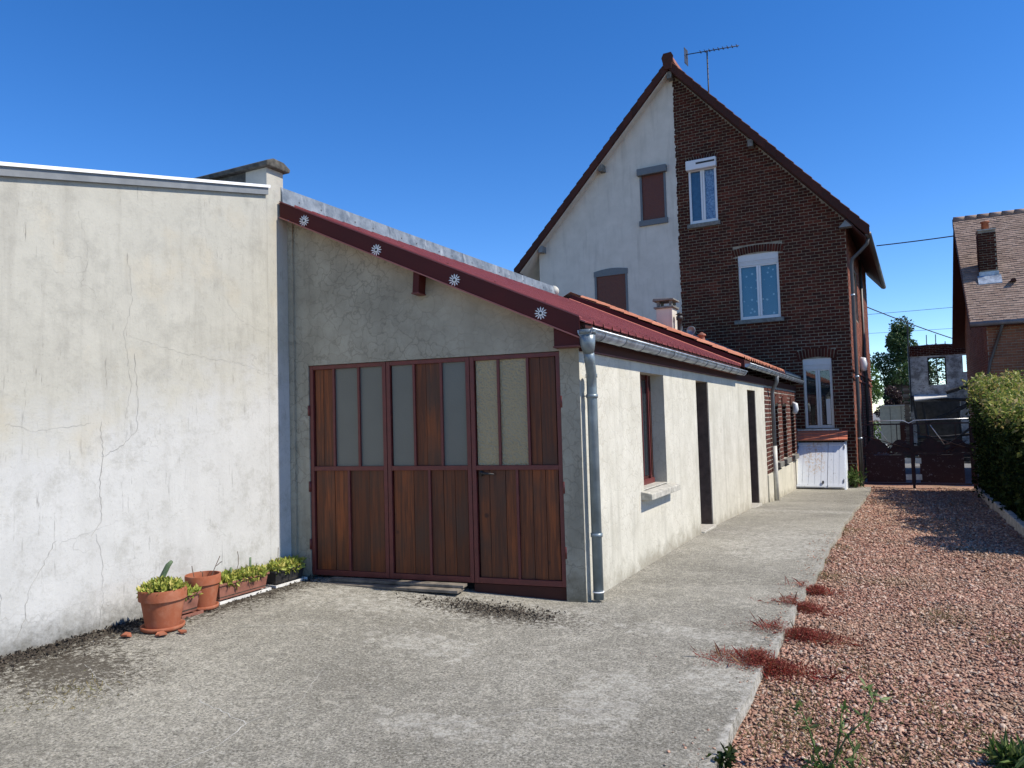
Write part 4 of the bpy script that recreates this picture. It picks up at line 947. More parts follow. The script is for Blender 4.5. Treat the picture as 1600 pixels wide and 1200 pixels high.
# ------------------------------------------------------------------ cellar hatch
def hatch():
    t = thing('cellar_hatch', 'white painted cellar hatch with orange tile top against brick house', 'hatch', H.p(.65, -.35, -.59))
    u0, u1 = -.02, 1.36
    m = MB(H); m.prism([(0, 0)]*3, 0, 0) if False else None
    for (a, b) in ((u0-.0, u0+.05), (u1-.05, u1)):
        m = MB(H); pts = [(-.95, -.7), (-.02, -.7), (-.02, .86), (-.10, .76)]
        m.add([(a, d, z) for d, z in pts]+[(b, d, z) for d, z in pts], [(0, 1, 2, 3), (7, 6, 5, 4), (0, 4, 5, 1), (1, 5, 6, 2), (2, 6, 7, 3), (3, 7, 4, 0)]); m.build('cheek', 'hatch_paint', t)
    def slant(a, b, f0, f1, off, th):      # board on the slanted front, f from bottom 0 to top 1
        p0 = Vector((-.95, -.57)); p1 = Vector((-.10, .76)); n = Vector((-(p1-p0).y, (p1-p0).x)).normalized()
        P = [p0+(p1-p0)*f0, p0+(p1-p0)*f1]; o = n*off; o2 = n*(off+th)
        q = [P[0]+o, P[1]+o, P[1]+o2, P[0]+o2]
        return [(a, v.x, v.y) for v in q]+[(b, v.x, v.y) for v in q], [(0, 1, 2, 3), (7, 6, 5, 4), (0, 4, 5, 1), (1, 5, 6, 2), (2, 6, 7, 3), (3, 7, 4, 0)]
    for (a, b, n) in ((u0+.04, .86, 5), (.868, u1-.04, 3)):
        m = MB(H); m.add(*slant(a, b, .02, .97, -.03, .028)); d = m.build('hatch_door', 'hatch_paint', t)
        for k in range(n):
            x0 = a+(b-a)*k/n; x1 = a+(b-a)*(k+1)/n; mm = MB(H); mm.add(*slant(x0+.004, x1-.004, .05, .95, .0005, .012+random.uniform(0, .003))); mm.build('board', 'hatch_paint', d)
        for f in (.03, .90): mm = MB(H); mm.add(*slant(a+.02, b-.02, f, f+.05, .016, .012)); mm.build('ledge', 'hatch_paint', d)
        for f in (.12, .82): mm = MB(H); x = a+.01 if n == 5 else b-.03; mm.add(*slant(x, x+.02, f, f+.07, .016, .014)); mm.build('hinge', 'iron_black', d)
        if n == 5: mm = MB(H); mm.add(*slant(b-.13, b-.08, .09, .14, .03, .03)); mm.build('latch', 'iron_black', d)
    m = MB(H); m.box(u0-.02, u1+.03, -.24, -.0, .765, .785); m.build('top_board', 'stone_sill', t)
    for r in range(3):
        for k in range(6):
            a = u0-.03+(u1-u0+.07)*k/6; b = a+(u1-u0+.07)/6-.004; d0 = -.27+.085*r; z0 = .80+.092*r
            m = MB(H); e = random.uniform(-.004, .004); m.hexa([(a, d0, z0-.018+e), (b, d0, z0-.018+e), (b, d0+.12, z0+.085), (a, d0+.12, z0+.085), (a, d0, z0+.012+e), (b, d0, z0+.012+e), (b, d0+.12, z0+.105), (a, d0+.12, z0+.105)]); m.build('tile', 'orange_tile', t)
    MB(H).box(u0+.0, 1.17, -.05, -.016, 1.07, 1.115).build('flashing', 'zinc', t)
hatch()

# ------------------------------------------------------------------ gate
def gate():
    t = thing('metal_gate', 'dark red wrought metal double gate closing the gravel drive', 'gate', (.5, 24.4, -.6))
    Y = 24.4
    for x, r in ((-.93, .045), (2.02, .05)): m = MB(); m.box(x-r, x+r, Y-r, Y+r, -.7, 1.34); m.build('post', 'gate_red', t)
    def lf(xa, xb):
        m = MB(); z0, z1 = -.53, 1.20
        for x in (xa, xb): m.box(x-.02, x+.02, Y-.02, Y+.02, z0, z1)
        for z in (z0, .33, z1): m.box(xa+.02, xb-.02, Y-.018, Y+.018, z-.02, z+.02)
        for x in (xa+.35, xb-.35): m.box(x-.012, x+.012, Y-.012, Y+.012, .35, z1-.02)
        l = m.build('gate_leaf', 'gate_red', t)
        sh = MB(); sh.box(xa+.14, xb-.18, Y-.006, Y+.004, z0+.03, .30); sh.build('panel', 'gate_panel', l)
        for z in (-.35, -.05, .2): mm = MB(); mm.box(xa+.02, xa+.14, Y-.01, Y+.01, z-.01, z+.01); mm.build('rail_stub', 'gate_red', l)
        # row of discs and rings above the panel
        for k, (fx, rr, full) in enumerate([(.05, .10, True), (.30, .22, True), (.48, .10, True), (.62, .13, False), (.78, .20, True), (.93, .13, True), (.42, .16, True), (.68, .11, True), (.16, .12, True), (.55, .08, True)]):
            cx = xa+(xb-xa)*fx; cz = .36+rr*.95; mm = MB(); n = 18
            if full: mm.prism([(cx+rr*math.cos(2*PI*i/n)*(1+.1*math.sin(i*2.6)), cz+rr*math.sin(2*PI*i/n)) for i in range(n)], Y-.012+.0015*k, Y-.008+.0015*k)
            else: mm.tube([(cx+rr*math.cos(2*PI*i/n), Y, cz+rr*math.sin(2*PI*i/n)) for i in range(n+1)], .018, 6, False)
            mm.build('disc' if full else 'ring', 'gate_red', l)
        for (a, b) in (((xa+.03, .98 if xa > 0 else .90), (xb-.03, .48)), ((xa+.45, 1.16), (xa+.78, .60)), ((xb-.1, .7), (xb-.6, .40))):
            mm = MB(); mm.tube([(a[0], Y-.02, a[1]), (b[0], Y-.02, b[1])], .012, 6); mm.build('brace', 'gate_steel' if a[1] > 1 else 'gate_red', l, True)
    lf(-.86, .47); lf(.53, 1.95)
    m = MB(); m.box(.465, .535, Y-.03, Y+.03, -.66, 1.22); m.build('centre_post', 'gate_red', t)
    m = MB(); m.tube([(-.60, Y-.03, 1.30), (.0, Y-.03, 1.31), (.30, Y-.03, 1.30), (.44, Y-.03, 1.22), (.58, Y-.03, 1.30), (1.3, Y-.03, 1.315), (2.05, Y-.03, 1.325)], .014, 8); m.build('top_rail', 'gate_steel', t, True)
    for x in (.30, .56):
        for z in (-.42, .05): MB().box(x, x+.15, Y-.014, Y-.008, z, z+.16).build('plate', 'gate_steel', t)
gate()

# ------------------------------------------------------------------ neighbour house on the right
def neighbour():
    t = thing('neighbour_house', 'orange brick house behind the hedge with brown plain tile roof', 'house', (5, 28, -.6))
    x0, x1, yf, yb = 2.68, 11, 26.25, 33.2
    ez = 4.18; er = 25.98; pitch = 1.02
    rt = lambda y: ez+(y-er)*pitch
    ry = er+3.95; rz = rt(ry)
    Fn = Fr(0, yf, 1, 0, 0, 1); Fl = Fr(x0, yf, 0, 1, 1, 0)
    wall(Fn, x0, x1, -1, lambda a: ez+.1, [], .3, 'front_wall', 'mortar', t)
    lay_bricks(Fn, .4, ez+.05, lambda a, b: [(x0+.002, 7)], t, 'brick_neighbour', ch=.08, bl=.235, j=.012, n_obj=0)
    gt = lambda a: min(rt(yf+a), rt(2*ry-yf-a))-.25
    wall(Fl, .001, yb-yf, -1, gt, [], .3, 'gable_wall', 'mortar', t, extra=[ry-yf])
    lay_bricks(Fl, .4, rz-.3, lambda a, b: ([(max(.002, (b-ez)/pitch-.05), min(yb-yf, 2*(ry-yf)-(b-ez)/pitch))] if b > ez-.2 else [(.002, yb-yf)]), t, 'brick_neighbour', ch=.08, bl=.235, j=.012, n_obj=0)
    # roof
    xo = 2.26
    m = MB(); m.hexa([(xo, er, ez-.16), (x1, er, ez-.16), (x1, ry, rz-.16), (xo, ry, rz-.16), (xo, er, ez), (x1, er, ez), (x1, ry, rz), (xo, ry, rz)]); rf = m.build('roof', 'soffit_brown', t)
    m = MB(); m.hexa([(xo, ry, rz-.16), (x1, ry, rz-.16), (x1, yb+.4, rt(2*ry-yb-.4)-.5), (xo, yb+.4, rt(2*ry-yb-.4)-.5), (xo, ry, rz), (x1, ry, rz), (x1, yb+.4, rt(2*ry-yb-.4)-.3), (xo, yb+.4, rt(2*ry-yb-.4)-.3)]); m.build('back_slope', 'soffit_brown', t)
    m = MB(); rows = 52
    for r in range(rows):
        y0 = er-.03+(ry-er)*r/rows; y1 = y0+(ry-er)/rows*1.9; z0 = rt(y0)+.045; z1 = rt(y1)+.012
        x = xo-.02-(.085 if r % 2 else 0)
        while x < 6.2:
            a, b = max(x, xo-.02), x+.166; e = random.uniform(-.006, .012)
            m.add([(a, y0, z0-.02+e), (b, y0, z0-.02+e), (b, y0, z0+e), (a, y0, z0+e), (b, y1, z1), (a, y1, z1)], [(0, 1, 2, 3), (3, 2, 4, 5)]); x += .17
    m.build('roof_tiles', 'plain_tile', rf, kind='stuff')
    for k in range(12):
        a = xo+k*.36; m = MB(); m.tube([(a, ry, rz+.0), (a+.35, ry, rz+.0)], [.115, .10], 12); m.build('ridge_tile', 'plain_tile', rf, True)
    m = MB(); m.hexa([(xo-.03, er-.02, ez-.22), (xo, er-.02, ez-.22), (xo, ry, rz-.22), (xo-.03, ry, rz-.22), (xo-.03, er-.02, ez+.02), (xo, er-.02, ez+.02), (xo, ry, rz+.02), (xo-.03, ry, rz+.02)]); m.build('barge_board', 'soffit_brown', t)
    m = MB(); m.tube([(xo-.02, er-.08, ez-.06), (x1, er-.08, ez-.06)], .07, 10); m.build('gutter', 'metal_grey', t, True)
    m = MB(); m.tube([(3.05, er-.05, ez-.12), (3.0, yf-.06, ez-.35), (2.72, yf-.06, 3.0), (2.60, yf-.06, 2.4), (2.60, yf-.06, -.5)], .045, 8); m.build('downpipe', 'pipe_dark', t, True)
    # chimney
    cx0, cx1, cy0, cy1 = 2.72, 3.19, 27.45, 27.95; zt = 7.22
    m = MB(); m.box(cx0, cx1, cy0, cy1, 5.2, zt); ch = m.build('chimney', 'mortar_dark', t)
    for F_, L_ in ((Fr(cx0, cy0, 1, 0, 0, 1), cx1-cx0), (Fr(cx0, cy0, 0, 1, 1, 0), cy1-cy0), (Fr(cx1, cy0, 0, 1, -1, 0), cy1-cy0)):
        lay_bricks(F_, 5.95, zt, lambda a, b: [(.0, L_)], ch, 'brick_house', ch=.075, bl=.22, j=.012, proud=.01, n_obj=0)
    MB().box(cx0-.03, cx1+.03, cy0-.03, cy1+.03, 5.5, 5.9).build('flashing', 'zinc', ch)
    m = MB(); m.hexa([(cx0-.08, cy0-.25, rt(cy0-.25)+.05), (cx1+.08, cy0-.25, rt(cy0-.25)+.05), (cx1+.08, cy0-.03, rt(cy0)+.07), (cx0-.08, cy0-.03, rt(cy0)+.07), (cx0-.08, cy0-.25, rt(cy0-.25)+.07), (cx1+.08, cy0-.25, rt(cy0-.25)+.07), (cx1+.08, cy0-.03, rt(cy0)+.10), (cx0-.08, cy0-.03, rt(cy0)+.10)]); m.build('lead_apron', 'zinc', ch)
    MB().box(cx0-.02, cx1+.02, cy0-.02, cy1+.02, zt, zt+.04).build('chimney_cap', 'sill_concrete', ch)
    m = MB(); m.lathe(2.95, 27.7, [(.11, zt+.041), (.10, zt+.28), (.125, zt+.29), (.125, zt+.33), (.09, zt+.33), (.09, zt+.1)], 16); m.build('chimney_pot', 'terracotta', ch, True)
    m = MB(); m.lathe(2.85, 31.3, [(.13, rz-1), (.13, rz+.24), (.10, rz+.24)], 16); m.build('rear_pot', 'ridge_clay', t, True)
    m = MB(); q = 27.2
    m.prism([(3.45, rt(q)+.05), (3.62, rt(q)+.05), (3.58, rt(q)+.14), (3.5, rt(q)+.14)], q-.15, q+.05); m.build('vent_tile', 'soffit_brown', rf)
neighbour()

# ------------------------------------------------------------------ hedge, kerb, trees
def clumps(n, centers, radii, fill=.55):
    c = np.asarray(centers)[rng.integers(len(centers), size=n)] if radii is None else None
    idx = rng.integers(len(centers), size=n); C = np.asarray(centers)[idx]; R = np.asarray(radii)[idx]
    d = rng.normal(size=(n, 3)); d /= np.linalg.norm(d, axis=1)[:, None]
    return C+d*(R*(fill+(1-fill)*rng.random(n)**.5))[:, None]
def hedge():
    t = thing('hedge', 'dense dark green hedge along the gravel with sunlit top', 'hedge', (2.3, 17, -.5))
    def fx(y): return 1.72+.30*(y-12)/12
    n = 34000; y = rng.uniform(10.9, 23.9, n); z = rng.random(n); xo = rng.random(n)
    hb = np.interp(y, [11, 18.3, 23.9], [-.1, -.45, -.6]); ht = np.interp(y, [11, 17, 21, 24], [1.45, 1.58, 2.0, 2.05])+.10*np.sin(y*1.9)+.12*np.sin(y*4.3+1)+.06*np.sin(y*9)
    side = rng.random(n) < .62
    bulge = .10*np.sin(y*2.7+z*5)+.07*np.sin(y*6.1-z*9)
    X = np.where(side, fx(y)+bulge+xo**2*.30, fx(y)+.05+xo*1.3); Z = np.where(side, hb+(ht-hb)*z, ht-.22*z**1.5+.06*rng.normal(size=n))
    keep = (Z > hb+.02); P = np.stack([X, y, Z], 1)[keep]
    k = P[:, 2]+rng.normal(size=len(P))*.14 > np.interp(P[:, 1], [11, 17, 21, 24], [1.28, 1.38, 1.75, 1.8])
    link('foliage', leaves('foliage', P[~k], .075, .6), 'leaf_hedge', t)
    link('sunlit_top', leaves('sunlit_top', P[k], .09, .55), 'leaf_sunlit', t)  # same hedge leaves, sunlit top painted by the paler colour
    # near end face
    n = 5000; P = np.stack([rng.uniform(1.75, 3.0, n), 10.9+.25*rng.random(n)+.1*rng.normal(size=n), -.1+1.5*rng.random(n)], 1); link('end_foliage', leaves('end_foliage', P, .075, .6), 'leaf_hedge', t)
    # shoots
    S_ = []
    for i in range(330):
        yy = rng.uniform(13, 23.9); x = fx(yy)+rng.uniform(.0, .9); h = rng.uniform(.15, .55)*(1.25 if yy > 19 else .7); lean = rng.normal(size=2)*.12-np.array([.1, 0])
        m = int(h*55); s = np.linspace(0, 1, m); S_.append(np.stack([x+lean[0]*s+rng.normal(size=m)*.025, yy+lean[1]*s+rng.normal(size=m)*.025, np.interp(yy, [11, 17, 21, 24], [1.42, 1.55, 1.96, 2.0])+h*s*.8], 1))
    link('shoot', leaves('shoot', np.concatenate(S_), .085, .5), 'leaf_sunlit', t, kind='stuff')
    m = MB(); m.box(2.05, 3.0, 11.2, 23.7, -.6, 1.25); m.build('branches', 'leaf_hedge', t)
    o = MB()
    for k in range(10):
        y = 10.8+k*1.28; x = 1.52+.036*(y-11); z = base_z(y+.6)
        m = MB(); m.box(x, x+.10, y, y+1.25, z-.3, z+.10); b = m.build('kerb_stone', 'kerb_stone', None, bevel=.012)
        tag(b, ['pale concrete kerb stone at the foot of the hedge'][0], 'kerb', 'kerb stones along the hedge')
hedge()
def tree(name, label, x, y, z0, h, centers, radii, n, mat, size, loose=.5):
    t = thing(name, label, 'tree', (x, y, z0))
    top = max(c[2] for c in centers); m = MB(); m.tube([(x, y, z0), (x+.05, y, z0+h*.35), (x, y, top-.2)], [h*.03, h*.022, h*.006], 10)
    for c in centers[::2]: m.tube([(x, y, z0+h*.4), ((x+c[0])/2, (y+c[1])/2, c[2]-.5), tuple(c)], [h*.012, h*.008, h*.003], 6)
    m.build('trunk', 'bark', t, True)
    link('crown', leaves('crown', clumps(n, centers, radii, loose), size, .6), mat, t)
def trees():
    def cloud(x, y, zlo, zhi, w, k, seed):
        r = np.random.default_rng(seed); C = []; R = []
        for i in range(k):
            f = i/(k-1); ww = w*math.sin(PI*(.18+.74*f)); a = r.random()*2*PI; q = r.random()**.5*ww
            C.append((x+q*math.cos(a), y+q*math.sin(a), zlo+(zhi-zlo)*f)); R.append(w*r.uniform(.26, .48))
        return C, R
    C, R = cloud(.55, 55, 1.5, 7.0, 1.55, 26, 1); tree('broadleaf_tree', 'tall dark tree behind the ruined wall left edge', .6, 55, -.6, 7.5, C, R, 15000, 'leaf_tree', .16)
    C, R = cloud(-1.35, 47, .2, 4.6, 1.35, 20, 2); tree('shrub_tree', 'bright green leafy tree beside the brick house corner', -1.5, 47, -.6, 5.2, C, R, 9000, 'leaf_light', .15)
    C, R = cloud(.05, 44, .6, 2.6, .75, 10, 3); tree('purple_shrub', 'small dark purple shrub in front of dark tree', .05, 44, -.6, 3, C, R, 4000, 'leaf_purple', .10)
    C, R = cloud(2.0, 56, -.4, 4.9, 2.3, 26, 5); tree('broadleaf_tree', 'green tree seen through the ruined window opening', 2.0, 56, -.6, 5, C, R, 12000, 'leaf_tree', .16)
trees()

# ------------------------------------------------------------------ ruin beyond the gate, car, shed, wires
def ruin():
    t = thing('ruined_house', 'burnt out roofless house shell with empty window beyond the gate', 'ruin', (2, 38, -.6))
    F_ = Fr(0, 38, 1, 0, 0, 1)
    top = lambda a: 4.45+.05*math.sin(a*9)
    wins = [(1.56, 2.28, 2.68, 3.92), (2.92, 3.35, 3.2, 3.95), (1.0, 2.75, -.5, 1.95)]
    wall(F_, .80, 5.2, -1, top, wins, .35, 'wall', 'ruin_plaster', t)
    lay_bricks(F_, 4.0, 4.48, lambda a, b: [(.80, 5.2)], t, 'brick_house', ch=.08, bl=.24, proud=.03)
    m = MB(F_); random.seed(5)
    for k in range(60):
        z = -.6+k*.055; w_ = .28+.10*math.sin(k*1.3)*random.random(); m.box(.50+random.uniform(0, .08), .50+w_, -.05+random.uniform(0, .05), .3, z, z+.045)
    m.build('broken_pier', 'brick_ruin', t, kind='stuff')
    m = MB(F_); m.box(1.56, 1.61, .05, .1, 2.68, 3.92); m.box(2.23, 2.28, .05, .1, 2.68, 3.92); m.box(1.61, 2.23, .05, .1, 3.86, 3.92); m.box(1.90, 1.94, .05, .1, 2.68, 3.86); m.box(1.94, 2.23, .05, .1, 2.98, 3.02); wf = m.build('window_frame', 'char', t)
    for k in range(6): MB(F_).box(1.61, 1.90, .06, .09, 2.72+.10*k, 2.755+.10*k).build('slat', 'char', wf)
    for k, (a, b, r) in enumerate([((.8, -.2, 2.15), (3.4, -.3, 1.95), .07), ((1.35, -.4, 1.0), (3.0, -.3, 1.75), .09), ((.9, -.3, 2.0), (1.1, -.5, -.3), .05), ((1.25, -.35, 1.9), (1.45, -.6, -.2), .05), ((2.6, -.3, 1.7), (2.65, -.3, -.5), .06), ((1.0, -.5, .35), (3.3, -.6, .5), .06), ((2.2, -.4, 2.3), (3.6, -.3, 2.9), .08), ((1.6, -.6, -.3), (3.2, -.7, .9), .05)]):
        m = MB(F_); m.tube([a, ((a[0]+b[0])/2+.04, (a[1]+b[1])/2, (a[2]+b[2])/2-.05), b], r, 6); m.build('charred_beam', 'char', t)
    m = MB(F_); m.hexa([(.95, -.9, 1.98), (2.2, -.9, 2.08), (2.2, .0, 2.18), (.95, .0, 2.2), (.95, -.9, 2.03), (2.2, -.9, 2.13), (2.2, .0, 2.23), (.95, .0, 2.25)]); m.build('fallen_sheet', 'tray_white', t)
    m = MB(F_); random.seed(9)
    for k in range(160):
        x = random.uniform(.3, 4.2); y = random.uniform(-2.4, -.2); z = -.6+random.random()**2*.9*(1-abs(y+1)/2); s = random.uniform(.06, .28); m.box(x, x+s*1.5, y, y+s, z, z+s*.6)
    m.build('rubble', 'char', t, kind='stuff')
    for k in range(8):
        x = .85+k*.36; h = random.choice([.1, .16, .25, .5]); MB(F_).tube([(x, .1, 4.4), (x+.01, .1, 4.45+h)], .018, 6).build('iron_rod', 'iron_black', t)
    MB(F_).tube([(.84, -.05, 1.5), (.84, -.05, 5.55)], .03, 6).build('tall_rod', 'iron_black', t)
    MB(F_).box(1.0, 4.8, 3.8, 4.0, -1, 2.2).build('inner_wall', 'char', t)
ruin()
def shed():
    t = thing('cream_shed', 'plain cream wall of a low shed beyond the gate', 'shed', (.1, 40, -.6))
    MB().box(-.48, .84, 40, 43, -.8, 1.78).build('wall', 'cream_paint', t)
    MB().box(-.52, .88, 39.95, 43.05, 1.781, 1.84).build('roof', 'pipe_pale', t)
    for x in (-.05, .42): MB().box(x, x+.02, 39.985, 39.999, -.6, 1.77).build('panel_joint', 'stone_sill', t)
    MB().box(.35, .80, 39.97, 39.984, -.6, 1.0).build('door', 'soffit_brown', t)
shed()
def car():
    t = thing('parked_car', 'white car parked on the street behind the gate', 'car', (-2.2, 33, -.68))
    zb = -.68; Fc = Fr(-4.25, 32.2, 1, 0, 0, 1)
    prof = [(0, .35), (.02, .75), (.25, .92), (.75, .98), (1.25, 1.42), (1.6, 1.5), (2.7, 1.48), (3.1, 1.35), (3.6, .98), (4.05, .88), (4.15, .6), (4.12, .33)]
    m = MB(Fc); m.prism([(a, z+zb) for a, z in prof], .0, 1.7); m.build('body', 'car_white', t, bevel=.05)
    m = MB(Fc); m.prism([(a, z+zb) for a, z in [(.95, 1.0), (1.32, 1.38), (1.95, 1.42), (1.95, 1.0)]], -.006, -.001); m.build('side_window', 'car_glass', t)
    m = MB(Fc); m.prism([(a, z+zb) for a, z in [(2.03, 1.0), (2.03, 1.42), (2.68, 1.40), (3.3, 1.0)]], -.006, -.001); m.build('side_window', 'car_glass', t)
    for a in (.75, 3.35):
        m = MB(Fc); m.tube([(a, -.02, zb+.31), (a, .18, zb+.31)], .31, 20); w = m.build('wheel', 'rubber', t); MB(Fc).tube([(a, -.03, zb+.31), (a, -.021, zb+.31)], .2, 16).build('rim', 'zinc', w)
    MB(Fc).box(4.1, 4.16, .1, .4, zb+.65, zb+.8).build('headlight', 'car_glass', t); MB(Fc).box(4.1, 4.16, 1.3, 1.6, zb+.65, zb+.8).build('headlight', 'car_glass', t)
    MB(Fc).box(1.99, 2.0, -.004, -.001, zb+.4, zb+1.4).build('door_seam', 'rubber', t)
car()
def wires():
    def w(label, a, b, r, sag):
        a, b = Vector(a), Vector(b); m = MB(); m.tube([tuple(a.lerp(b, i/12)-Vector((0, 0, sag*4*(i/12)*(1-i/12)))) for i in range(13)], r, 5); tag(m.build('overhead_cable', 'cable', smooth=True), label, 'cable')
    w('thick level cable between house eave and neighbour roof', (-.2, 32.0, 8.05), (3.2, 31.0, 7.9), .022, .02)
    w('slack cable sloping down from house corner to the ruin', (-.75, 33.0, 5.85), (3.0, 38.3, 4.55), .022, .05)
    w('upper of the faint far cables crossing behind the ruin', (-8, 60, 8.7), (12, 60, 8.8), .016, .1)
    w('lower of the faint far cables crossing behind the ruin', (-8, 60, 7.4), (12, 60, 7.2), .013, .1)
wires()

# ------------------------------------------------------------------ pots and plants along the left wall
def rosettes(P, n, size):
    pts = []; 
    return np.repeat(P, n, 0)+rng.normal(size=(len(P)*n, 3))*np.array([.012, .012, .006])
def succ(name, label, P, size, loc, cactus=(), twigs=()):
    t = thing(name, label, 'plant', loc)
    link('foliage', leaves('foliage', rosettes(np.array(P), 13, size), size, .42, (0, 0, .75), .75, .3), 'leaf_succulent', t)
    for c in cactus: m = MB(); m.tube(c[0], c[1], 10); m.build('cactus_stem', 'cactus', t, True)
    for c in twigs: m = MB(); m.tube(c, .003, 5); m.build('twig', 'twig', t)
def pots():
    def pot(name, label, x, y, R, h, rb):
        z = gz(x, y); t = thing(name, label, 'pot', (x, y, z))
        m = MB(); m.lathe(x, y, [(rb*1.12, z+.001), (rb*1.28, z+.012), (rb*1.32, z+.038), (rb*1.22, z+.04), (rb*1.15, z+.022)], 36); m.build('saucer', 'terracotta', t, True)
        rh = h*.26; z0 = z+.023
        m = MB(); m.lathe(x, y, [(rb, z0), (R*.90, z0+h-rh), (R*.905, z0+h-rh), (R*.985, z0+h-rh-.004), (R*.99, z0+h-rh+.012), (R*1.0, z0+h-.012), (R*.985, z0+h), (R*.91, z0+h), (R*.86, z0+h-.06)], 40); b = m.build('pot_body', 'terracotta', t); 
        for p in b.data.polygons: p.use_smooth = True
        b.modifiers.new('e', 'EDGE_SPLIT').split_angle = math.radians(40)
        m = MB(); m.lathe(x, y, [(.001, z0+h-.05), (R*.86, z0+h-.055)], 24); m.build('earth', 'soil', t)
        return z0+h
    x, y = -5.24, 4.0; zt = pot('terracotta_pot', 'large thick rimmed terracotta pot at the front of the row', x, y, .18, .30, .125)
    P = []
    for i in range(90):
        a = rng.random()*2*PI; r = .155*rng.random()**.5; P.append((x+r*math.cos(a), y+r*math.sin(a), zt-.03+.075*(1-(r/.17)**2)*rng.uniform(.7, 1.1)))
    succ('succulent', 'yellow green succulents with leaning thick stem in the large front pot', P, .045, (x, y, zt-.05), [([(x-.05, y+.03, zt-.05), (x-.03, y+.02, zt+.08), (x+.0, y+.05, zt+.17), (x+.03, y+.06, zt+.20)], [.021, .023, .021, .014])])
    x, y = -5.47, 4.58; zt = pot('terracotta_pot', 'slim empty terracotta pot with bare twigs, second round pot', x, y, .15, .28, .10)
    t = thing('dead_twigs', 'bare dry twigs sticking out of the slim terracotta pot', 'twigs', (x, y, zt-.05))
    for (a, b, c) in [((-.04, -.05, -.06), (-.05, -.07, .05), (-.055, -.07, .08)), ((.02, .06, -.06), (.03, .11, .05), (.02, .17, .13)), ((.03, .12, .05), (.05, .15, .08), (.07, .15, .085)), ((0, 0, -.06), (.02, -.02, .02), (.0, -.03, .03))]:
        m = MB(); m.tube([(x+p[0], y+p[1], zt+p[2]) for p in (a, b, c)], .0035, 5); m.build('twig', 'twig', t)
    def trough(name, label, xa, xb, ya, yb, h, mat, tray, ribs=0):
        z = gz((xa+xb)/2, (ya+yb)/2); t = thing(name, label, 'planter', ((xa+xb)/2, (ya+yb)/2, z)); z0 = z+.028; e = .022
        m = MB(); vs = []
        for (zz, o, i) in ((z0, e, 0), (z0+h-.02, .004, 0), (z0+h-.02, -.008, 0), (z0+h, -.008, 0), (z0+h, .010, 0), (z0+h-.05, .016, 0)):
            vs += [(xa+o, ya+o, zz), (xb-o, ya+o, zz), (xb-o, yb-o, zz), (xa+o, yb-o, zz)]
        fs = [(3, 2, 1, 0)]+[(4*k+i, 4*k+(i+1) % 4, 4*k+4+(i+1) % 4, 4*k+4+i) for k in range(5) for i in range(4)]
        m.add(vs, fs); b = m.build('trough', mat, t, bevel=.004)
        m = MB(); m.box(xa+.018, xb-.018, ya+.018, yb-.018, z0+.02, z0+h-.035); m.build('earth', 'soil', t)
        m = MB(); m.box(xa-.01, xb+.02, ya-.015, yb+.015, z+.002, z+.012); m.box(xb+.008, xb+.02, ya-.015, yb+.015, z+.0125, z+.027); m.box(xa-.01, xb+.0075, ya-.015, ya-.004, z+.0125, z+.027); m.box(xa-.01, xb+.0075, yb+.004, yb+.015, z+.0125, z+.027); m.build('tray', tray, t)
        for k in range(ribs):
            yy = ya+(yb-ya)*(k+1)/(ribs+1); m = MB(); m.hexa([(xb-e+.001, yy-.012, z0+.01), (xb-e+.006, yy-.012, z0+.01), (xb-e+.006, yy+.012, z0+.01), (xb-e+.001, yy+.012, z0+.01), (xb-.003, yy-.012, z0+h-.022), (xb+.004, yy-.012, z0+h-.022), (xb+.004, yy+.012, z0+h-.022), (xb-.003, yy+.012, z0+h-.022)]); m.build('rib', mat, t)
        return z0+h
    def fill(xa, xb, ya, yb, zt, n, up=.04): return [(rng.uniform(xa+.02, xb-.005), rng.uniform(ya+.02, yb-.02), zt-.03+up*rng.random()) for _ in range(n)]
    zt = trough('square_planter', 'small terracotta coloured planter tucked between the two round pots', -5.56, -5.36, 4.27, 4.46, .16, 'plastic_brown', 'plastic_brown')
    succ('succulent', 'small tuft of succulents in the square planter between round pots', fill(-5.56, -5.36, 4.27, 4.46, zt, 60), .05, (-5.46, 4.36, zt))
    zt = trough('long_planter', 'long brown plastic trough on white tray beside left wall', -5.64, -5.45, 4.74, 5.33, .15, 'plastic_brown', 'tray_white')
    succ('succulent', 'row of yellow green succulents in the long brown trough', fill(-5.64, -5.44, 4.74, 5.33, zt, 210, .06), .05, (-5.55, 5.03, zt),
         [([(-5.57, 4.98, zt-.04), (-5.57, 4.98, zt+.10)], [.014, .012]), ([(-5.58, 5.22, zt-.04), (-5.58, 5.225, zt+.15)], [.011, .010])],
         [[(-5.55, 5.0, zt), (-5.54, 5.04, zt+.12), (-5.55, 5.05, zt+.20), (-5.55, 5.04, zt+.24)], [(-5.56, 5.25, zt), (-5.54, 5.27, zt+.09)]])
    zt = trough('black_planter', 'short black plastic trough on white tray nearest garage door', -5.64, -5.46, 5.43, 5.84, .13, 'plastic_black', 'tray_white', 1)
    succ('succulent', 'bright green succulents in the black trough by the door', fill(-5.64, -5.45, 5.43, 5.84, zt, 150, .07), .05, (-5.55, 5.63, zt), (), [[(-5.6, 5.6, zt), (-5.6, 5.61, zt+.2)]])
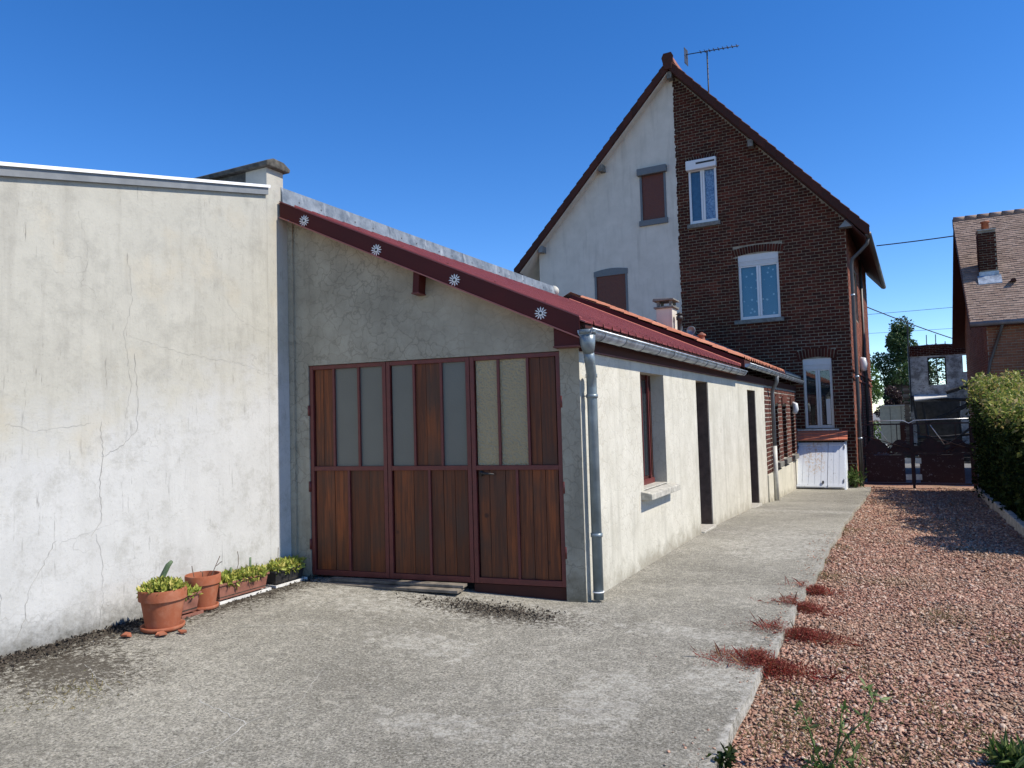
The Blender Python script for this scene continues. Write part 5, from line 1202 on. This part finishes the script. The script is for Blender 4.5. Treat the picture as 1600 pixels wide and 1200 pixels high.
    # broken shards in front of the big pot
    for lab, x, y, s, a in [('curved terracotta shard lying alone left of the large pot', -5.30, 3.72, .075, .3), ('flat terracotta shard under the saucer of the large pot', -5.08, 3.86, .065, 1.1), ('small terracotta shard at the right of the front shards', -4.99, 3.98, .05, 2.0)]:
        z = gz(x, y)+.006; m = MB(); n = 5; pr = [(s*(.5+.6*random.random())*math.cos(a+2*PI*k/6), s*(.4+.4*random.random())*math.sin(a+2*PI*k/6)) for k in range(6)]
        m.add([(x+p, y+q, z+.015*abs(math.sin(k))) for k, (p, q) in enumerate(pr)]+[(x+p, y+q, z+.012+.015*abs(math.sin(k))) for k, (p, q) in enumerate(pr)], [tuple(range(5, -1, -1)), tuple(range(6, 12))]+[(k, (k+1) % 6, (k+1) % 6+6, k+6) for k in range(6)])
        tag(m.build('pot_shard', 'terracotta'), lab, 'shard', 'broken pot shards')
    # boards at the foot of the door
    for lab, (a0, a1, d0, d1, z0, z1) in [('upper grey weathered board at the foot of the garage door', (-2.46, -.98, -.13, -.03, .062, .088)), ('lower grey weathered board lying under the upper board', (-2.70, -1.0, -.22, -.06, .03, .058))]:
        tag(MB(G).box(a0, a1, d0, d1, z0, z1).build('timber_board', 'old_timber', bevel=.004), lab, 'board')
pots()

# ------------------------------------------------------------------ leaf litter, weeds
def litter():
    n = 3600; y = rng.uniform(2.4, 6.0, n); x = -5.68+np.abs(rng.normal(size=n))*.16
    x2 = rng.normal(size=900)*.38-3.2; y2 = rng.normal(size=900)*.10+5.75
    P = np.stack([np.concatenate([x, x2]), np.concatenate([y, y2])], 1); k = (P[:, 0] < -2.6); P = P[k]
    z = np.array([gz(a, b) for a, b in P])+.004+.01*rng.random(len(P))
    o = link('litter', leaves('litter', np.column_stack([P, z]), .022, .7, (0, 0, 0), 1), 'soil', kind='stuff'); tag(o, 'dark leaf litter and moss crumbs at the wall foot', 'litter')
litter()
def gravel_z(x, y): return base_z(y)-.06
def weeds():
    for lab, x, y, w, h, n in [('red wiry weed clump farthest along the slab edge', -.72, 7.75, .15, .08, 560), ('red wiry weed clump second farthest along the slab edge', -.76, 7.0, .20, .08, 760), ('dense red weed cushion spreading onto the gravel', -.66, 6.1, .27, .09, 1500), ('wide red weed clump hanging over the slab edge, nearest one', -.80, 5.25, .30, .09, 1800)]:
        t = thing('red_weed', lab, 'weed', (x, y, gravel_z(x, y)), 'red weeds on the slab edge')
        a = rng.random(n)*2*PI; r = np.abs(rng.normal(size=n))*.55; bx = x+r*w*np.cos(a)*1.3; by = y+r*w*np.sin(a)*.55
        bz = np.where(bx < -.83, base_z(y), gravel_z(x, y)); out = np.stack([np.cos(a)*r, np.sin(a)*r, np.zeros(n)], 1)
        P = np.stack([bx, by, bz], 1)
        k0 = n//5; link('stems', leaves('stems', P[:k0], h*1.1, .02, out[:k0]*.9+np.array([0, 0, .35]), .8), 'leaf_red', t, kind='stuff')
        q = n*7; i = rng.integers(n, size=q); rr = np.minimum(1.6, r[i]); hh = h*np.clip(1-rr*.6, .12, 1)*rng.random(q)
        P2 = P[i]+np.stack([rng.normal(size=q)*.03, rng.normal(size=q)*.03, hh], 1)
        link('leaves', leaves('leaves', P2, .011, .4, (0, 0, .3), 1.0), 'leaf_red', t, kind='stuff')
    # branching green weed at the front
    t = thing('tall_weed', 'tall branching green weed standing in the front gravel', 'weed', (-.36, 3.88, -.09))
    z = -.09; x, y = -.36, 3.88; LP = []
    for path in ([(0, 0, 0), (.05, .02, .09), (.10, .05, .18), (.18, .10, .25), (.22, .15, .32), (.20, .17, .37)], [(0, 0, 0), (-.04, .0, .10), (-.07, .02, .20), (-.10, .03, .27)], [(.05, .02, .09), (.07, .05, .20), (.08, .06, .28)], [(.10, .05, .18), (.13, -.02, .14), (.12, -.03, .06)]):
        m = MB(); pp = [(x+p[0], y+p[1], z+p[2]) for p in path]; m.tube(pp, [.0055-.003*i/len(pp) for i in range(len(pp))], 6); m.build('stem', 'leaf_weed', t, True)
        for p in pp[1:]:
            for _ in range(9): LP.append(np.array(p)+rng.normal(size=3)*.012)
    for _ in range(70): LP.append((x+rng.normal()*.05, y+rng.normal()*.04, z+rng.random()*.03))
    link('leaves', leaves('leaves', np.array(LP), .05, .3, (0, 0, .5), .8), 'leaf_weed', t)
    t = thing('leafy_weed', 'low bushy green weed at the right front of gravel', 'weed', (.44, 4.3, -.09))
    P = rng.normal(size=(170, 3))*np.array([.045, .035, .015])+np.array([.44, 4.3, -.075]); link('leaves', leaves('leaves', P, .12, .16, (0, 0, .9), .75), 'leaf_weed', t)
    t = thing('edge_weed', 'small dark green weed against the slab edge at front', 'weed', (-.79, 3.72, -.09))
    P = rng.normal(size=(60, 3))*np.array([.025, .03, .02])+np.array([-.79, 3.72, -.04]); link('leaves', leaves('leaves', P, .045, .5, (0, 0, .6), .8), 'leaf_hedge', t)
    t = thing('wall_foot_plant', 'green plant growing beside the cellar hatch', 'plant', H.p(1.6, -.25, -.6))
    P = rng.normal(size=(160, 3))*np.array([.10, .08, .12])+np.array(H.p(1.55, -.22, -.3)); link('leaves', leaves('leaves', P, .16, .22, (0, 0, .6), .8), 'leaf_weed', t)
    # sparse grass and dry moss between the stones
    n = 5200; cs = np.array([(-.1, 8.4), (.35, 7.2), (-.5, 4.45), (-.15, 4.2), (.05, 5.0), (-.55, 4.9), (.25, 4.7), (1.0, 5.6), (-.3, 5.5), (-.7, 8.6), (.7, 6.6), (-.75, 10.5), (-.68, 12.5), (-.74, 9.5), (-.6, 4.1), (.1, 4.35)])
    i = rng.integers(len(cs), size=n); P = cs[i]+rng.normal(size=(n, 2))*np.array([.13, .16]); P = P[P[:, 0] > -.82]
    z = np.array([base_z(b) for b in P[:, 1]])-.055; o = link('grass', leaves('grass', np.column_stack([P, z]), .032, .12, (0, 0, .9), .8), 'leaf_dry', kind='stuff'); tag(o, 'sparse dry grass between the gravel stones', 'grass')
    t = thing('moss_tuft', 'thin weedy tuft on the concrete at far left', 'weed', (-4.6, 2.85, gz(-4.6, 2.85)))
    P = rng.normal(size=(220, 3))*np.array([.16, .14, .0])+np.array([-4.6, 2.85, gz(-4.6, 2.85)]); link('leaves', leaves('leaves', P, .035, .12, (0, 0, .5), .9), 'leaf_dry', t)
    m = MB(); fn = lambda a, b: (a, b, gz(a, b)+.0025)
    for pts, w in [([(-3.25, 2.35), (-3.22, 2.75), (-3.3, 3.05), (-3.8, 3.15)], .012), ([(-4.75, 4.35), (-4.1, 4.75)], .009), ([(-2.55, 3.4), (-2.2, 3.6), (-1.9, 3.95), (-1.5, 4.1)], .008), ([(-5.0, 3.2), (-4.4, 3.0)], .006), ([(-3.3, 3.05), (-3.25, 3.4), (-3.5, 3.9)], .006)]:
        v, f = ribbon(rough_path(pts, .05, .012), w*.55, fn); m.add(v, f)
    o = m.build('slab_crack', 'crack_pale', kind='stuff'); tag(o, 'pale filled hairline cracks across the concrete yard', 'crack')
weeds()
